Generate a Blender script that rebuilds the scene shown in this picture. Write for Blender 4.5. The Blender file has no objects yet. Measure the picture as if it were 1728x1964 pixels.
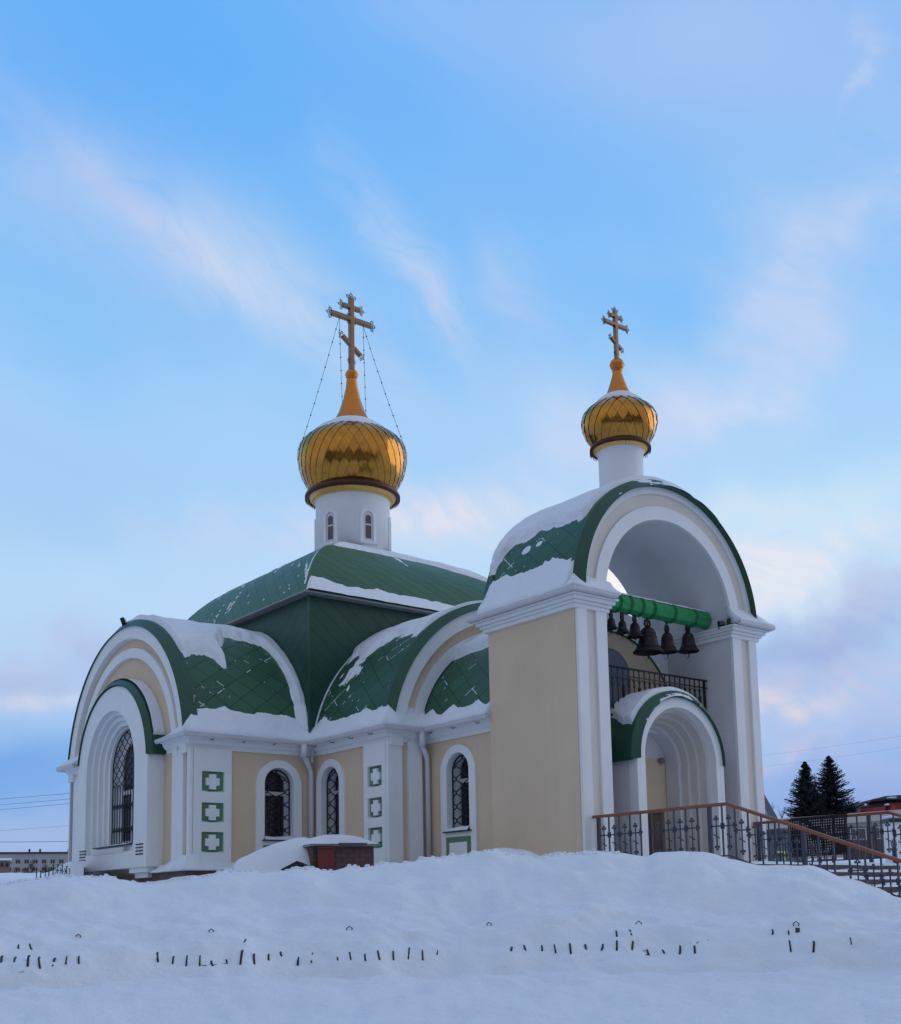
import bpy, bmesh, math, random
from mathutils import Vector, Matrix, noise
from mathutils.geometry import tessellate_polygon
random.seed(7)
pi, sin, cos = math.pi, math.sin, math.cos
SC = bpy.context.scene
COL = SC.collection

# ------------------------------------------------------------------ camera
CAM = Vector((-15.415, -15.697, 1.6))
YAW, PITCH, ROLL, FPX, CYP = 0.666, 0.133, -0.019, 2250.5, 1436.55
F = Vector((sin(YAW)*cos(PITCH), cos(YAW)*cos(PITCH), sin(PITCH)))
_R = Vector((cos(YAW), -sin(YAW), 0)); _U = _R.cross(F)
R2 = _R*cos(ROLL) + _U*sin(ROLL); U2 = -_R*sin(ROLL) + _U*cos(ROLL)
cd = bpy.data.cameras.new('camera'); cam = bpy.data.objects.new('camera', cd); COL.objects.link(cam)
cam.matrix_world = Matrix(((R2.x, U2.x, -F.x, CAM.x), (R2.y, U2.y, -F.y, CAM.y), (R2.z, U2.z, -F.z, CAM.z), (0, 0, 0, 1)))
cd.sensor_fit = 'VERTICAL'; cd.sensor_height = 36.0; cd.sensor_width = 36.0
cd.lens = 36.0*FPX/1964.0
cd.shift_y = (CYP-982.0)/1964.0
cd.clip_start = 0.1; cd.clip_end = 5000
SC.camera = cam
def ray(u, v): return F + R2*((u-864)/FPX) - U2*((v-CYP)/FPX)
def at(u, v, dist):                       # world point seen in direction (u, v) of the photograph at a horizontal distance
    d = ray(u, v); return CAM + d*(dist/math.hypot(d.x, d.y))
def ang(u, v):
    d = ray(u, v); return math.atan2(d.x, d.y)-YAW, math.atan2(d.z, math.hypot(d.x, d.y))

# ------------------------------------------------------------------ render look
vs = SC.view_settings; vs.view_transform = 'Standard'; vs.look = 'None'; vs.exposure = 0.0; vs.gamma = 1.0; vs.use_curve_mapping = False

def s2l(c):
    return tuple(((x/255)/12.92 if x/255 <= .04045 else ((x/255+.055)/1.055)**2.4) for x in c)

# ------------------------------------------------------------------ world
class NT:
    def __init__(s, tree): s.t = tree; s.n = tree.nodes; s.l = tree.links
    def new(s, typ, **kw):
        nd = s.n.new(typ)
        for k, v in kw.items(): setattr(nd, k, v)
        return nd
    def link(s, a, b): s.l.new(a, b)
    def setin(s, sock, v):
        if hasattr(v, 'is_linked') or isinstance(v, bpy.types.NodeSocket): s.l.new(v, sock)
        else: sock.default_value = v
    def m(s, op, a, b=None, c=None, clamp=False):
        nd = s.n.new('ShaderNodeMath'); nd.operation = op; nd.use_clamp = clamp
        s.setin(nd.inputs[0], a)
        if b is not None: s.setin(nd.inputs[1], b)
        if c is not None: s.setin(nd.inputs[2], c)
        return nd.outputs[0]
    def mix(s, f, a, b, blend='MIX'):
        nd = s.n.new('ShaderNodeMix'); nd.data_type = 'RGBA'; nd.blend_type = blend
        s.setin(nd.inputs[0], f); s.setin(nd.inputs[6], a if not isinstance(a, tuple) else (*a[:3], 1)); s.setin(nd.inputs[7], b if not isinstance(b, tuple) else (*b[:3], 1))
        return nd.outputs[2]
    def ramp(s, f, stops, interp='LINEAR'):
        nd = s.n.new('ShaderNodeValToRGB'); cr = nd.color_ramp; cr.interpolation = interp
        while len(cr.elements) < len(stops): cr.elements.new(.5)
        for e, (p, c) in zip(cr.elements, stops): e.position = p; e.color = (*c[:3], 1) if isinstance(c, tuple) else (c, c, c, 1)
        s.setin(nd.inputs[0], f); return nd.outputs[0]
    def noise(s, vec, scale, detail=4, rough=.5, dist=0.0):
        nd = s.n.new('ShaderNodeTexNoise'); nd.inputs['Scale'].default_value = scale; nd.inputs['Detail'].default_value = detail
        nd.inputs['Roughness'].default_value = rough; nd.inputs['Distortion'].default_value = dist
        if vec is not None: s.l.new(vec, nd.inputs['Vector'])
        return nd.outputs['Fac']
SUN_AZ, SUN_EL = YAW+math.radians(68), math.radians(13)
world = bpy.data.worlds.new('World'); SC.world = world; world.use_nodes = True
wt = NT(world.node_tree); world.node_tree.nodes.clear()
tc = wt.new('ShaderNodeTexCoord'); sep = wt.new('ShaderNodeSeparateXYZ'); wt.link(tc.outputs['Generated'], sep.inputs[0])
dx, dy, dz = sep.outputs
# bearing measured from the church side of the sky, elevation above the horizon
rx = wt.m('SUBTRACT', wt.m('MULTIPLY', dx, cos(YAW)), wt.m('MULTIPLY', dy, sin(YAW)))
ry = wt.m('ADD', wt.m('MULTIPLY', dx, sin(YAW)), wt.m('MULTIPLY', dy, cos(YAW)))
az = wt.m('ARCTAN2', rx, ry); el = wt.m('ARCSINE', dz)
n_warp = wt.noise(tc.outputs['Generated'], 5.0, 3, .5)
n_warp2 = wt.noise(tc.outputs['Generated'], 13.0, 4, .6)
wob = wt.m('ADD', wt.m('MULTIPLY', wt.m('SUBTRACT', n_warp, .5), .22), wt.m('MULTIPLY', wt.m('SUBTRACT', n_warp2, .5), .07))
azw = wt.m('ADD', az, wob); elw = wt.m('ADD', el, wt.m('MULTIPLY', wob, -.55))
# streaky noise stretched along the drift of the clouds (down to the right)
cmb = wt.new('ShaderNodeCombineXYZ')
ca_, sa_ = cos(-.55), sin(-.55)
al = wt.m('ADD', wt.m('MULTIPLY', az, ca_), wt.m('MULTIPLY', el, sa_)); ac = wt.m('SUBTRACT', wt.m('MULTIPLY', el, ca_), wt.m('MULTIPLY', az, sa_))
wt.link(wt.m('MULTIPLY', al, 1.7), cmb.inputs[0]); wt.link(wt.m('ADD', wt.m('MULTIPLY', ac, 6.5), wt.m('MULTIPLY', wob, 4)), cmb.inputs[1])
streak = wt.noise(cmb.outputs[0], 2.6, 6, .55)
fine = wt.noise(cmb.outputs[0], 9.0, 5, .6)
e01 = wt.m('DIVIDE', elw, .8, clamp=True)
front = wt.ramp(e01, [(0.0, s2l((158, 180, 226))), (.10, s2l((140, 180, 236))), (.2, s2l((170, 205, 245))), (.33, s2l((190, 222, 252))),
                      (.48, s2l((168, 212, 253))), (.62, s2l((134, 196, 253))), (.85, s2l((108, 182, 253))), (1.0, s2l((112, 182, 250)))], 'EASE')
def blob(u, v, su, sv, rot, col, amt, colr, tex=None):
    a, e = ang(u, v); a = a; su, sv = su/FPX, sv/FPX
    da = wt.m('SUBTRACT', azw, a); de = wt.m('SUBTRACT', elw, e)
    c, s = cos(rot), sin(rot)
    p = wt.m('ADD', wt.m('MULTIPLY', da, c/su), wt.m('MULTIPLY', de, s/su)); q = wt.m('SUBTRACT', wt.m('MULTIPLY', de, c/sv), wt.m('MULTIPLY', da, s/sv))
    g = wt.m('POWER', 2.71828, wt.m('MULTIPLY', wt.m('ADD', wt.m('MULTIPLY', p, p), wt.m('MULTIPLY', q, q)), -1.0))
    g = wt.m('MULTIPLY', g, amt)
    if tex is not None: g = wt.m('MULTIPLY', g, tex)
    return wt.mix(wt.m('MINIMUM', g, 1.0), col, s2l(colr))
st = wt.m('MULTIPLY', wt.m('SUBTRACT', streak, .26), 2.1, clamp=True)
st2 = wt.m('ADD', .12, wt.m('MULTIPLY', wt.m('SUBTRACT', fine, .26), 1.75), clamp=True)
sky = front
# (photo position, size, tilt, strength, colour)
sky = blob(60, 360, 330, 150, -.30, sky, .9, (176, 205, 246), st)
sky = blob(330, 440, 360, 105, -.50, sky, 1.0, (188, 212, 246), st)
sky = blob(400, 490, 350, 52, -.50, sky, 1.2, (212, 226, 247), st2)
sky = blob(230, 380, 240, 26, -.50, sky, .8, (208, 212, 240), st2)
sky = blob(520, 520, 190, 60, -.45, sky, .8, (196, 215, 246), st2)
sky = blob(770, 500, 240, 50, -.80, sky, .9, (198, 217, 247), st2)
sky = blob(830, 590, 130, 26, -.85, sky, .8, (204, 214, 244), st2)
sky = blob(1010, 590, 170, 70, -.9, sky, .9, (194, 211, 245), st)
sky = blob(1400, 90, 520, 190, -.15, sky, .85, (172, 201, 247), None)
sky = blob(900, 30, 360, 90, -.2, sky, .6, (160, 198, 250), st)
sky = blob(1700, 140, 60, 16, .8, sky, .8, (205, 215, 242), st2)
sky = blob(130, 130, 330, 170, 0, sky, .6, (100, 176, 253), None)
sky = blob(1010, 330, 330, 110, -.3, sky, .55, (122, 187, 252), None)
sky = blob(1600, 420, 330, 130, .4, sky, .8, (174, 205, 247), st)
sky = blob(1500, 640, 330, 90, .5, sky, .9, (192, 214, 248), st)
sky = blob(1630, 500, 260, 46, .5, sky, .9, (196, 214, 247), st2)
sky = blob(1320, 800, 330, 90, .35, sky, .9, (212, 222, 247), st)
sky = blob(1440, 800, 90, 50, .2, sky, .7, (226, 230, 248), st2)
sky = blob(860, 1010, 220, 60, -.1, sky, 1.3, (236, 232, 242), st2)
sky = blob(560, 1000, 240, 44, .1, sky, .9, (215, 221, 245), st2)
sky = blob(250, 1000, 120, 30, -.3, sky, .6, (205, 216, 245), st2)
sky = blob(60, 950, 260, 130, 0, sky, .7, (166, 206, 248), None)
sky = blob(1600, 1000, 280, 100, .1, sky, .9, (200, 232, 252), None)
sky = blob(1540, 1110, 230, 60, .2, sky, 1.1, (238, 236, 243), st2)
sky = blob(1500, 1150, 120, 34, .1, sky, .45, (246, 242, 242), None)
sky = blob(1195, 1120, 75, 70, 0, sky, 1.4, (252, 248, 251), None)
sky = blob(1480, 1010, 200, 34, .15, sky, .6, (226, 230, 246), st2)
sky = blob(30, 1280, 280, 60, .12, sky, 1.2, (180, 190, 226), st)
sky = blob(60, 1335, 170, 26, .05, sky, 1.2, (216, 220, 240), st2)
sky = blob(30, 1230, 200, 20, .15, sky, .7, (196, 206, 238), st2)
sky = blob(40, 1480, 240, 70, 0, sky, .8, (112, 166, 234), None)
sky = blob(60, 1600, 240, 40, 0, sky, .7, (168, 190, 232), None)
sky = blob(1640, 1240, 300, 52, .25, sky, 1.1, (162, 180, 224), st)
sky = blob(1600, 1215, 200, 30, .3, sky, .5, (152, 174, 222), None)
sky = blob(1700, 1160, 140, 30, .25, sky, .9, (206, 206, 232), st2)
sky = blob(1560, 1330, 240, 44, .12, sky, 1.0, (200, 200, 230), st2)
sky = blob(1500, 1362, 110, 20, .1, sky, .9, (238, 224, 226), st2)
sky = blob(1470, 1438, 130, 16, .22, sky, .7, (226, 214, 226), st2)
sky = blob(1640, 1400, 220, 50, .1, sky, .7, (186, 186, 226), st)
sky = blob(1640, 1510, 280, 60, 0, sky, .9, (148, 168, 226), None)
front_full = sky
# the rest of the sky: the dull evening side behind the camera, greyer overhead
back = wt.ramp(wt.m('DIVIDE', el, 1.57, clamp=True), [(0, s2l((158, 166, 188))), (.16, s2l((176, 186, 206))), (.35, s2l((184, 196, 216))), (.6, s2l((168, 188, 218))), (1, s2l((154, 184, 228)))])
bclouds = wt.noise(tc.outputs['Generated'], 2.2, 5, .55)
back = wt.mix(wt.m('MULTIPLY', wt.m('SUBTRACT', bclouds, .4), 2.2, clamp=True), back, s2l((206, 206, 220)))
wf = wt.m('MULTIPLY', wt.m('SUBTRACT', ry, -.15), 1.6, clamp=True)
wf = wt.m('MULTIPLY', wf, wt.m('SUBTRACT', 1.0, wt.m('MULTIPLY', wt.m('SUBTRACT', el, .75), 2.0, clamp=True)))
skyc = wt.mix(wf, back, front_full)
nsky = wt.new('ShaderNodeTexSky'); nsky.sky_type = 'NISHITA'; nsky.sun_disc = False
nsky.sun_elevation = SUN_EL; nsky.sun_rotation = SUN_AZ; nsky.air_density = 1.0; nsky.dust_density = .6; nsky.ozone_density = 2.0
nclamp = wt.mix(1.0, nsky.outputs[0], (.10, .10, .10), 'MULTIPLY')
skyc = wt.mix(.06, skyc, nclamp)
bg = wt.new('ShaderNodeBackground'); wt.link(skyc, bg.inputs['Color']); bg.inputs['Strength'].default_value = 1.0
wo = wt.new('ShaderNodeOutputWorld'); wt.link(bg.outputs[0], wo.inputs[0])
world.cycles.sampling_method = 'MANUAL'; world.cycles.sample_map_resolution = 512

# ------------------------------------------------------------------ sun: low behind cloud, to the right
sd = bpy.data.lights.new('sun', 'SUN'); sd.energy = 0.75; sd.angle = math.radians(55); sd.color = (1.0, .90, .86)
so = bpy.data.objects.new('sun', sd); COL.objects.link(so)
sdir = Vector((sin(SUN_AZ)*cos(SUN_EL), cos(SUN_AZ)*cos(SUN_EL), sin(SUN_EL)))
so.rotation_euler = (-sdir).to_track_quat('-Z', 'Y').to_euler()

# ------------------------------------------------------------------ materials
MATS = {}
def mat(name, col, rough=.7, metal=0.0, var=.12, vscale=3.0, bump=.0, bscale=40.0, spec=None, col2=None, streaks=0.0):
    if name in MATS: return MATS[name]
    m = bpy.data.materials.new(name); m.use_nodes = True; t = NT(m.node_tree); t.n.clear()
    out = t.new('ShaderNodeOutputMaterial'); p = t.new('ShaderNodeBsdfPrincipled'); t.link(p.outputs[0], out.inputs[0])
    co = t.new('ShaderNodeTexCoord').outputs['Object']
    nz = t.noise(co, vscale, 5, .6)
    c2 = col2 or tuple(c*(1-var) for c in col); c1 = tuple(min(1, c*(1+var*.5)) for c in col)
    c = t.mix(nz, c1, c2)
    if streaks:
        mp = t.new('ShaderNodeMapping'); mp.inputs['Scale'].default_value = (7, 7, .5); t.link(co, mp.inputs[0])
        s = t.noise(mp.outputs[0], 1.0, 4, .6)
        c = t.mix(t.m('MULTIPLY', t.m('SUBTRACT', s, .5), streaks*2.5, clamp=True), c, tuple(x*.55 for x in col))
    t.link(c, p.inputs['Base Color'])
    rr = t.m('ADD', rough-.06, t.m('MULTIPLY', nz, .12)); t.link(rr, p.inputs['Roughness'])
    p.inputs['Metallic'].default_value = metal
    if spec is not None: p.inputs['Specular IOR Level'].default_value = spec
    if bump:
        b = t.new('ShaderNodeBump'); b.inputs['Strength'].default_value = bump; b.inputs['Distance'].default_value = .02
        t.link(t.noise(co, bscale, 4, .6), b.inputs['Height']); t.link(b.outputs[0], p.inputs['Normal'])
    MATS[name] = m; return m
def seam_mat(name, col, s=.42, two=True, snowy=.5, wid=.03, ang_=0.0):
    """painted sheet steel laid in diamonds (two sets of seams) or in slanting strips; UV is in metres"""
    m = bpy.data.materials.new(name); m.use_nodes = True; t = NT(m.node_tree); t.n.clear()
    out = t.new('ShaderNodeOutputMaterial'); p = t.new('ShaderNodeBsdfPrincipled'); t.link(p.outputs[0], out.inputs[0])
    tcn = t.new('ShaderNodeTexCoord'); uv = tcn.outputs['UV']; co = tcn.outputs['Object']
    sp = t.new('ShaderNodeSeparateXYZ'); t.link(uv, sp.inputs[0]); u, v = sp.outputs[0], sp.outputs[1]
    wb = t.m('MULTIPLY', t.m('SUBTRACT', t.noise(co, 3.0, 2), .5), .02)
    k = 1.25
    a = t.m('ADD', t.m('DIVIDE', t.m('ADD', u, t.m('MULTIPLY', v, k)), s*1.6), wb); b = t.m('ADD', t.m('DIVIDE', t.m('SUBTRACT', u, t.m('MULTIPLY', v, k)), s*1.6), wb)
    fa, fb = t.m('FRACT', a), t.m('FRACT', b)
    def line(f, w): return t.m('LESS_THAN', t.m('MINIMUM', f, t.m('SUBTRACT', 1.0, f)), w)
    la = line(fa, wid/2); ln = la
    if two: ln = t.m('MAXIMUM', la, line(fb, wid/2))
    idc = t.new('ShaderNodeCombineXYZ'); t.link(t.m('FLOOR', a), idc.inputs[0])
    if two: t.link(t.m('FLOOR', b), idc.inputs[1])
    wn = t.new('ShaderNodeTexWhiteNoise'); wn.noise_dimensions = '3D'; t.link(idc.outputs[0], wn.inputs[0])
    nz = t.noise(co, 1.5, 5, .6)
    c = t.mix(wn.outputs['Value'], tuple(x*.82 for x in col), tuple(x*1.15 for x in col))
    c = t.mix(t.m('MULTIPLY', nz, .5), c, tuple(x*1.35+.008 for x in col))
    c = t.mix(ln, c, tuple(x*.28 for x in col))
    if snowy > 0:
        ms = t.m('GREATER_THAN', t.noise(co, 1.6, 3, .6), 1-.5*snowy)
        wide = t.m('MAXIMUM', line(fa, wid*.55), line(fb, wid*.55)) if two else line(fa, wid*.6)
        brk = t.m('GREATER_THAN', t.noise(co, 7.0, 2, .5), .42)
        c = t.mix(t.m('MULTIPLY', t.m('MULTIPLY', ms, wide), brk), c, (.62, .66, .72))
    dust = t.m('GREATER_THAN', t.noise(co, 11.0, 3, .6), .73)
    if snowy > 0: c = t.mix(dust, c, (.5, .55, .62))
    t.link(c, p.inputs['Base Color']); t.link(t.m('ADD', .38, t.m('MULTIPLY', nz, .2)), p.inputs['Roughness'])
    p.inputs['Specular IOR Level'].default_value = .35
    bmp = t.new('ShaderNodeBump'); bmp.inputs['Strength'].default_value = .5; bmp.inputs['Distance'].default_value = .02
    h = t.m('ADD', t.m('MULTIPLY', ln, -.6), t.m('MULTIPLY', t.noise(co, 2.2, 3), 1.6))
    t.link(h, bmp.inputs['Height']); t.link(bmp.outputs[0], p.inputs['Normal'])
    MATS[name] = m; return m
def snow_mat():
    m = bpy.data.materials.new('snow'); m.use_nodes = True; t = NT(m.node_tree); t.n.clear()
    out = t.new('ShaderNodeOutputMaterial'); p = t.new('ShaderNodeBsdfPrincipled'); t.link(p.outputs[0], out.inputs[0])
    co = t.new('ShaderNodeTexCoord').outputs['Object']
    nz = t.noise(co, 1.1, 6, .6); n2 = t.noise(co, 9.0, 6, .7)
    c = t.mix(nz, (.735, .785, .865), (.80, .83, .88)); c = t.mix(t.m('MULTIPLY', n2, .35), c, (.68, .735, .83))
    t.link(c, p.inputs['Base Color']); p.inputs['Roughness'].default_value = .75; p.inputs['Specular IOR Level'].default_value = .2
    b1 = t.new('ShaderNodeBump'); b1.inputs['Strength'].default_value = .8; b1.inputs['Distance'].default_value = .06
    t.link(t.noise(co, 5.0, 7, .62), b1.inputs['Height'])
    b2 = t.new('ShaderNodeBump'); b2.inputs['Strength'].default_value = .35; b2.inputs['Distance'].default_value = .01
    t.link(t.noise(co, 60.0, 4, .7), b2.inputs['Height']); t.link(b1.outputs[0], b2.inputs['Normal']); t.link(b2.outputs[0], p.inputs['Normal'])
    MATS['snow'] = m; return m
SNOW = snow_mat()
WHITE = mat('white_plaster', (.80, .815, .825), .8, var=.12, vscale=1.0, bump=.25, bscale=60, streaks=.16)
CREAM = mat('cream_plaster', (.70, .655, .58), .85, var=.1, vscale=1.5, bump=.25, bscale=60)
INNER = mat('grey_white_plaster', (.68, .68, .69), .85, var=.24, vscale=1.3, bump=.3, bscale=50)
PORCHC = mat('ivory_plaster', (.62, .59, .55), .85, var=.1, vscale=1.5, bump=.2, bscale=60)
YELLOW = mat('yellow_stucco', (.715, .565, .405), .9, var=.16, vscale=.7, bump=.5, bscale=90, streaks=.12)
GREEN = seam_mat('green_diamond_roof', (.026, .092, .050), .42, True, .82, .04)
GSTRIP = seam_mat('green_strip_roof', (.042, .115, .055), .30, False, .35, .05)
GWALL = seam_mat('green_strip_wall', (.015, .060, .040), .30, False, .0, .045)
GTRIM = mat('green_trim', (.013, .072, .038), .45, var=.25, vscale=2.0, bump=.1, bscale=8)
GPANEL = mat('green_panel', (.105, .235, .13), .7, var=.25, vscale=6)
GUTTER = mat('white_gutter', (.60, .59, .62), .5, var=.18, vscale=3)
PIPE = mat('white_pipe', (.64, .64, .68), .45, var=.12, vscale=2)
BRICKBR = mat('brown_plinth', (.135, .085, .075), .85, var=.3, vscale=5, bump=.4, bscale=30)
GOLD = mat('gold_sheet', (.56, .255, .05), .17, 1.0, var=.45, vscale=4.5, bump=.16, bscale=6.0)
GOLDC = mat('copper_gold', (.66, .23, .045), .40, .9, var=.15, vscale=3)
GOLDD = mat('dark_gold_seam', (.10, .045, .012), .5, .8, var=.1)
COPPER = mat('brown_copper', (.085, .030, .020), .45, .5, var=.3, vscale=6)
CROSSM = mat('cross_gold', (.27, .165, .10), .38, .85, var=.15, vscale=6)
CHAIN = mat('dark_chain', (.06, .05, .05), .5, .6)
BLACK = mat('black_iron', (.012, .012, .018), .5, .3, var=.2)
GLASS = mat('dark_glass', (.022, .019, .026), .12, 0, var=.6, vscale=2.5, spec=.6)
GLASS2 = mat('curtained_glass', (.10, .085, .095), .2, 0, var=.5, vscale=4, spec=.5)
UPVC = mat('window_plastic', (.60, .60, .63), .45, var=.08)
SILLM = mat('dark_sill', (.012, .03, .03), .5)
BRONZE = mat('dark_bronze', (.030, .021, .024), .55, .55, var=.35, vscale=8, bump=.1, bscale=20)
BEAM = mat('bright_green_paint', (.03, .30, .10), .72, var=.45, vscale=5, bump=.35, bscale=18, spec=.25)
BEAMD = mat('green_clamp', (.014, .20, .06), .5, var=.2)
RAILW = mat('brown_handrail', (.27, .082, .034), .5, var=.35, vscale=5)
RAILM = mat('grey_rail_steel', (.050, .060, .095), .55, .2, var=.25, vscale=6)
STEP = mat('brown_step', (.10, .068, .066), .85, var=.3, vscale=5, bump=.4, bscale=30)
REDDOOR = mat('red_metal_door', (.18, .022, .018), .5, var=.3, vscale=6)
BARK = mat('bark', (.05, .035, .03), .9, var=.3, vscale=10)
RUBBER = mat('black_rubber', (.006, .006, .010), .7)
HIVIS = mat('fluorescent_yellow', (.55, .85, .12), .5)
NEEDLE = mat('spruce_needles', (.010, .020, .026), .9, var=.5, vscale=3)
def brick_mat(name, c1, c2, mortar, sc=4.0):
    m = bpy.data.materials.new(name); m.use_nodes = True; t = NT(m.node_tree); p = m.node_tree.nodes['Principled BSDF']
    co = t.new('ShaderNodeTexCoord').outputs['Object']; sp = t.new('ShaderNodeSeparateXYZ'); t.link(co, sp.inputs[0])
    cb = t.new('ShaderNodeCombineXYZ'); t.link(t.m('ADD', sp.outputs[0], sp.outputs[1]), cb.inputs[0]); t.link(sp.outputs[2], cb.inputs[1])
    b = t.new('ShaderNodeTexBrick'); b.inputs['Scale'].default_value = sc; t.link(cb.outputs[0], b.inputs['Vector'])
    b.inputs['Color1'].default_value = (*c1, 1); b.inputs['Color2'].default_value = (*c2, 1); b.inputs['Mortar'].default_value = (*mortar, 1)
    b.inputs['Mortar Size'].default_value = .02
    t.link(b.outputs['Color'], p.inputs['Base Color']); p.inputs['Roughness'].default_value = .9
    MATS[name] = m; return m
BRICK = brick_mat('brown_block', (.105, .060, .058), (.14, .078, .07), (.06, .045, .045), 3.0)
BRICKR = brick_mat('old_brick', (.17, .10, .10), (.21, .12, .11), (.16, .14, .14), 1.2)

# ------------------------------------------------------------------ object helpers
def tag(o, label=None, cat=None, group=None, kind=None):
    if label: o['label'] = label
    if cat: o['category'] = cat
    if group: o['group'] = group
    if kind: o['kind'] = kind
    return o
def thing(name, loc, label=None, cat=None, group=None, kind=None, rz=0):
    o = bpy.data.objects.new(name, None); o.empty_display_size = .3; COL.objects.link(o); o.location = loc; o.rotation_euler = (0, 0, rz)
    return tag(o, label, cat, group, kind)
def wloc(p):
    v = Vector((0, 0, 0))
    while p is not None: v += p.location; p = p.parent
    return v
class MB:
    """collects geometry in world coordinates; build() makes ONE mesh object"""
    def __init__(s): s.v = []; s.f = []; s.uv = {}; s.sm = set()
    def add(s, vs_, fs, uvs=None, smooth=False):
        b = len(s.v); s.v += [Vector(p) for p in vs_]
        for i, f in enumerate(fs):
            k = len(s.f); s.f.append([b+j for j in f])
            if uvs: s.uv[k] = [uvs[j] for j in f]
            if smooth: s.sm.add(k)
        return s
    def box(s, a, b):
        (x0, y0, z0), (x1, y1, z1) = a, b
        x0, x1 = min(x0, x1), max(x0, x1); y0, y1 = min(y0, y1), max(y0, y1); z0, z1 = min(z0, z1), max(z0, z1)
        return s.add([(x0, y0, z0), (x1, y0, z0), (x1, y1, z0), (x0, y1, z0), (x0, y0, z1), (x1, y0, z1), (x1, y1, z1), (x0, y1, z1)],
                     [(0, 3, 2, 1), (4, 5, 6, 7), (0, 1, 5, 4), (1, 2, 6, 5), (2, 3, 7, 6), (3, 0, 4, 7)])
    def obox(s, c, ax, ay, az_, hx, hy, hz):
        c = Vector(c); P = []
        for k in (-1, 1):
            for (i, j) in ((-1, -1), (1, -1), (1, 1), (-1, 1)): P.append(c+ax*(i*hx)+ay*(j*hy)+az_*(k*hz))
        return s.add(P, [(0, 3, 2, 1), (4, 5, 6, 7), (0, 1, 5, 4), (1, 2, 6, 5), (2, 3, 7, 6), (3, 0, 4, 7)])
    def bar(s, p, q, w, h=None, up=(0, 0, 1)):
        p, q = Vector(p), Vector(q); d = (q-p); L = d.length; d.normalize(); up = Vector(up)
        if abs(d.dot(up)) > .98: up = Vector((1, 0, 0))
        sx = d.cross(up).normalized(); uz = sx.cross(d).normalized()
        return s.obox((p+q)/2, d, sx, uz, L/2, w/2, (h or w)/2)
    def tube(s, pts, r, n=8, closed=False, smooth=True):
        pts = [Vector(p) for p in pts]; m = len(pts); V = []; prev = None
        rr = r if isinstance(r, (list, tuple)) else [r]*m
        for i, p in enumerate(pts):
            a = pts[(i-1) % m] if (closed or i > 0) else p; b = pts[(i+1) % m] if (closed or i < m-1) else p
            d = (b-a).normalized()
            if prev is None: x = d.orthogonal().normalized()
            else: x = (prev - d*prev.dot(d)).normalized()
            prev = x; y = d.cross(x)
            for k in range(n): V.append(p+(x*cos(2*pi*k/n)+y*sin(2*pi*k/n))*rr[i])
        Fc = []
        for i in range(m if closed else m-1):
            j = (i+1) % m
            for k in range(n): Fc.append((i*n+k, i*n+(k+1) % n, j*n+(k+1) % n, j*n+k))
        if not closed: Fc += [tuple(range(n))[::-1], tuple((m-1)*n+k for k in range(n))]
        return s.add(V, Fc, smooth=smooth)
    def lathe(s, prof, c, n=48, smooth=True, cap=False):
        V = []; m = len(prof)
        for (r, z) in prof:
            for k in range(n): V.append((c[0]+r*cos(2*pi*k/n), c[1]+r*sin(2*pi*k/n), z))
        Fc = [(i*n+k, i*n+(k+1) % n, (i+1)*n+(k+1) % n, (i+1)*n+k) for i in range(m-1) for k in range(n)]
        if cap: Fc += [tuple(range(n))[::-1], tuple((m-1)*n+k for k in range(n))]
        return s.add(V, Fc, smooth=smooth)
    def sphere(s, c, r, n=16, m=10, sz=1):
        return s.lathe([(max(1e-3, r*sin(pi*i/m)), c[2]-sz*r*cos(pi*i/m)) for i in range(m+1)], c, n)
    def prism(s, outer, holes, fr, w0, w1, smooth=False):
        """outer/holes: 2D loops (u,v); fr(u,v,w)->world; solid between depths w0 and w1"""
        loops = [outer]+list(holes); flat = [p for l in loops for p in l]; n = len(flat)
        tris = tessellate_polygon([[Vector((p[0], p[1], 0)) for p in l] for l in loops])
        V = [fr(u, v, w0) for u, v in flat]+[fr(u, v, w1) for u, v in flat]
        Fc = [tuple(t) for t in tris]+[tuple(n+i for i in t)[::-1] for t in tris]; o = 0
        for l in loops:
            k = len(l)
            for i in range(k): Fc.append((o+i, o+(i+1) % k, n+o+(i+1) % k, n+o+i))
            o += k
        return s.add(V, Fc)
    def build(s, name, m, parent=None, bevel=0, recalc=True, autosmooth=False):
        off = wloc(parent) if parent else Vector((0, 0, 0))
        me = bpy.data.meshes.new(name); me.from_pydata([tuple(v-off) for v in s.v], [], s.f); me.materials.append(m)
        if s.uv:
            ul = me.uv_layers.new(name='UVMap')
            for i, poly in enumerate(me.polygons):
                if i in s.uv:
                    for li, c in zip(poly.loop_indices, s.uv[i]): ul.data[li].uv = c
        for i in s.sm: me.polygons[i].use_smooth = True
        if recalc:
            bm = bmesh.new(); bm.from_mesh(me); bmesh.ops.recalc_face_normals(bm, faces=bm.faces); bm.to_mesh(me); bm.free()
        o = bpy.data.objects.new(name, me); COL.objects.link(o)
        if parent: o.parent = parent
        if bevel:
            b = o.modifiers.new('bevel', 'BEVEL'); b.width = bevel; b.segments = 2; b.limit_method = 'ANGLE'
        return o
fY = lambda y0: (lambda u, v, w: (u, y0+w, v))      # plane facing -Y, depth goes +Y
fX = lambda x0: (lambda u, v, w: (x0+w, u, v))      # plane facing -X, depth goes +X
def arch(uc, hw, z0, zs, n=24, top=None):           # arched outline: jambs from z0 to spring zs, semicircle of radius hw
    rz_ = top-zs if top else hw
    return [(uc-hw, z0), (uc+hw, z0)]+[(uc+hw*cos(pi*i/n), zs+rz_*sin(pi*i/n)) for i in range(n+1)]
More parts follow.
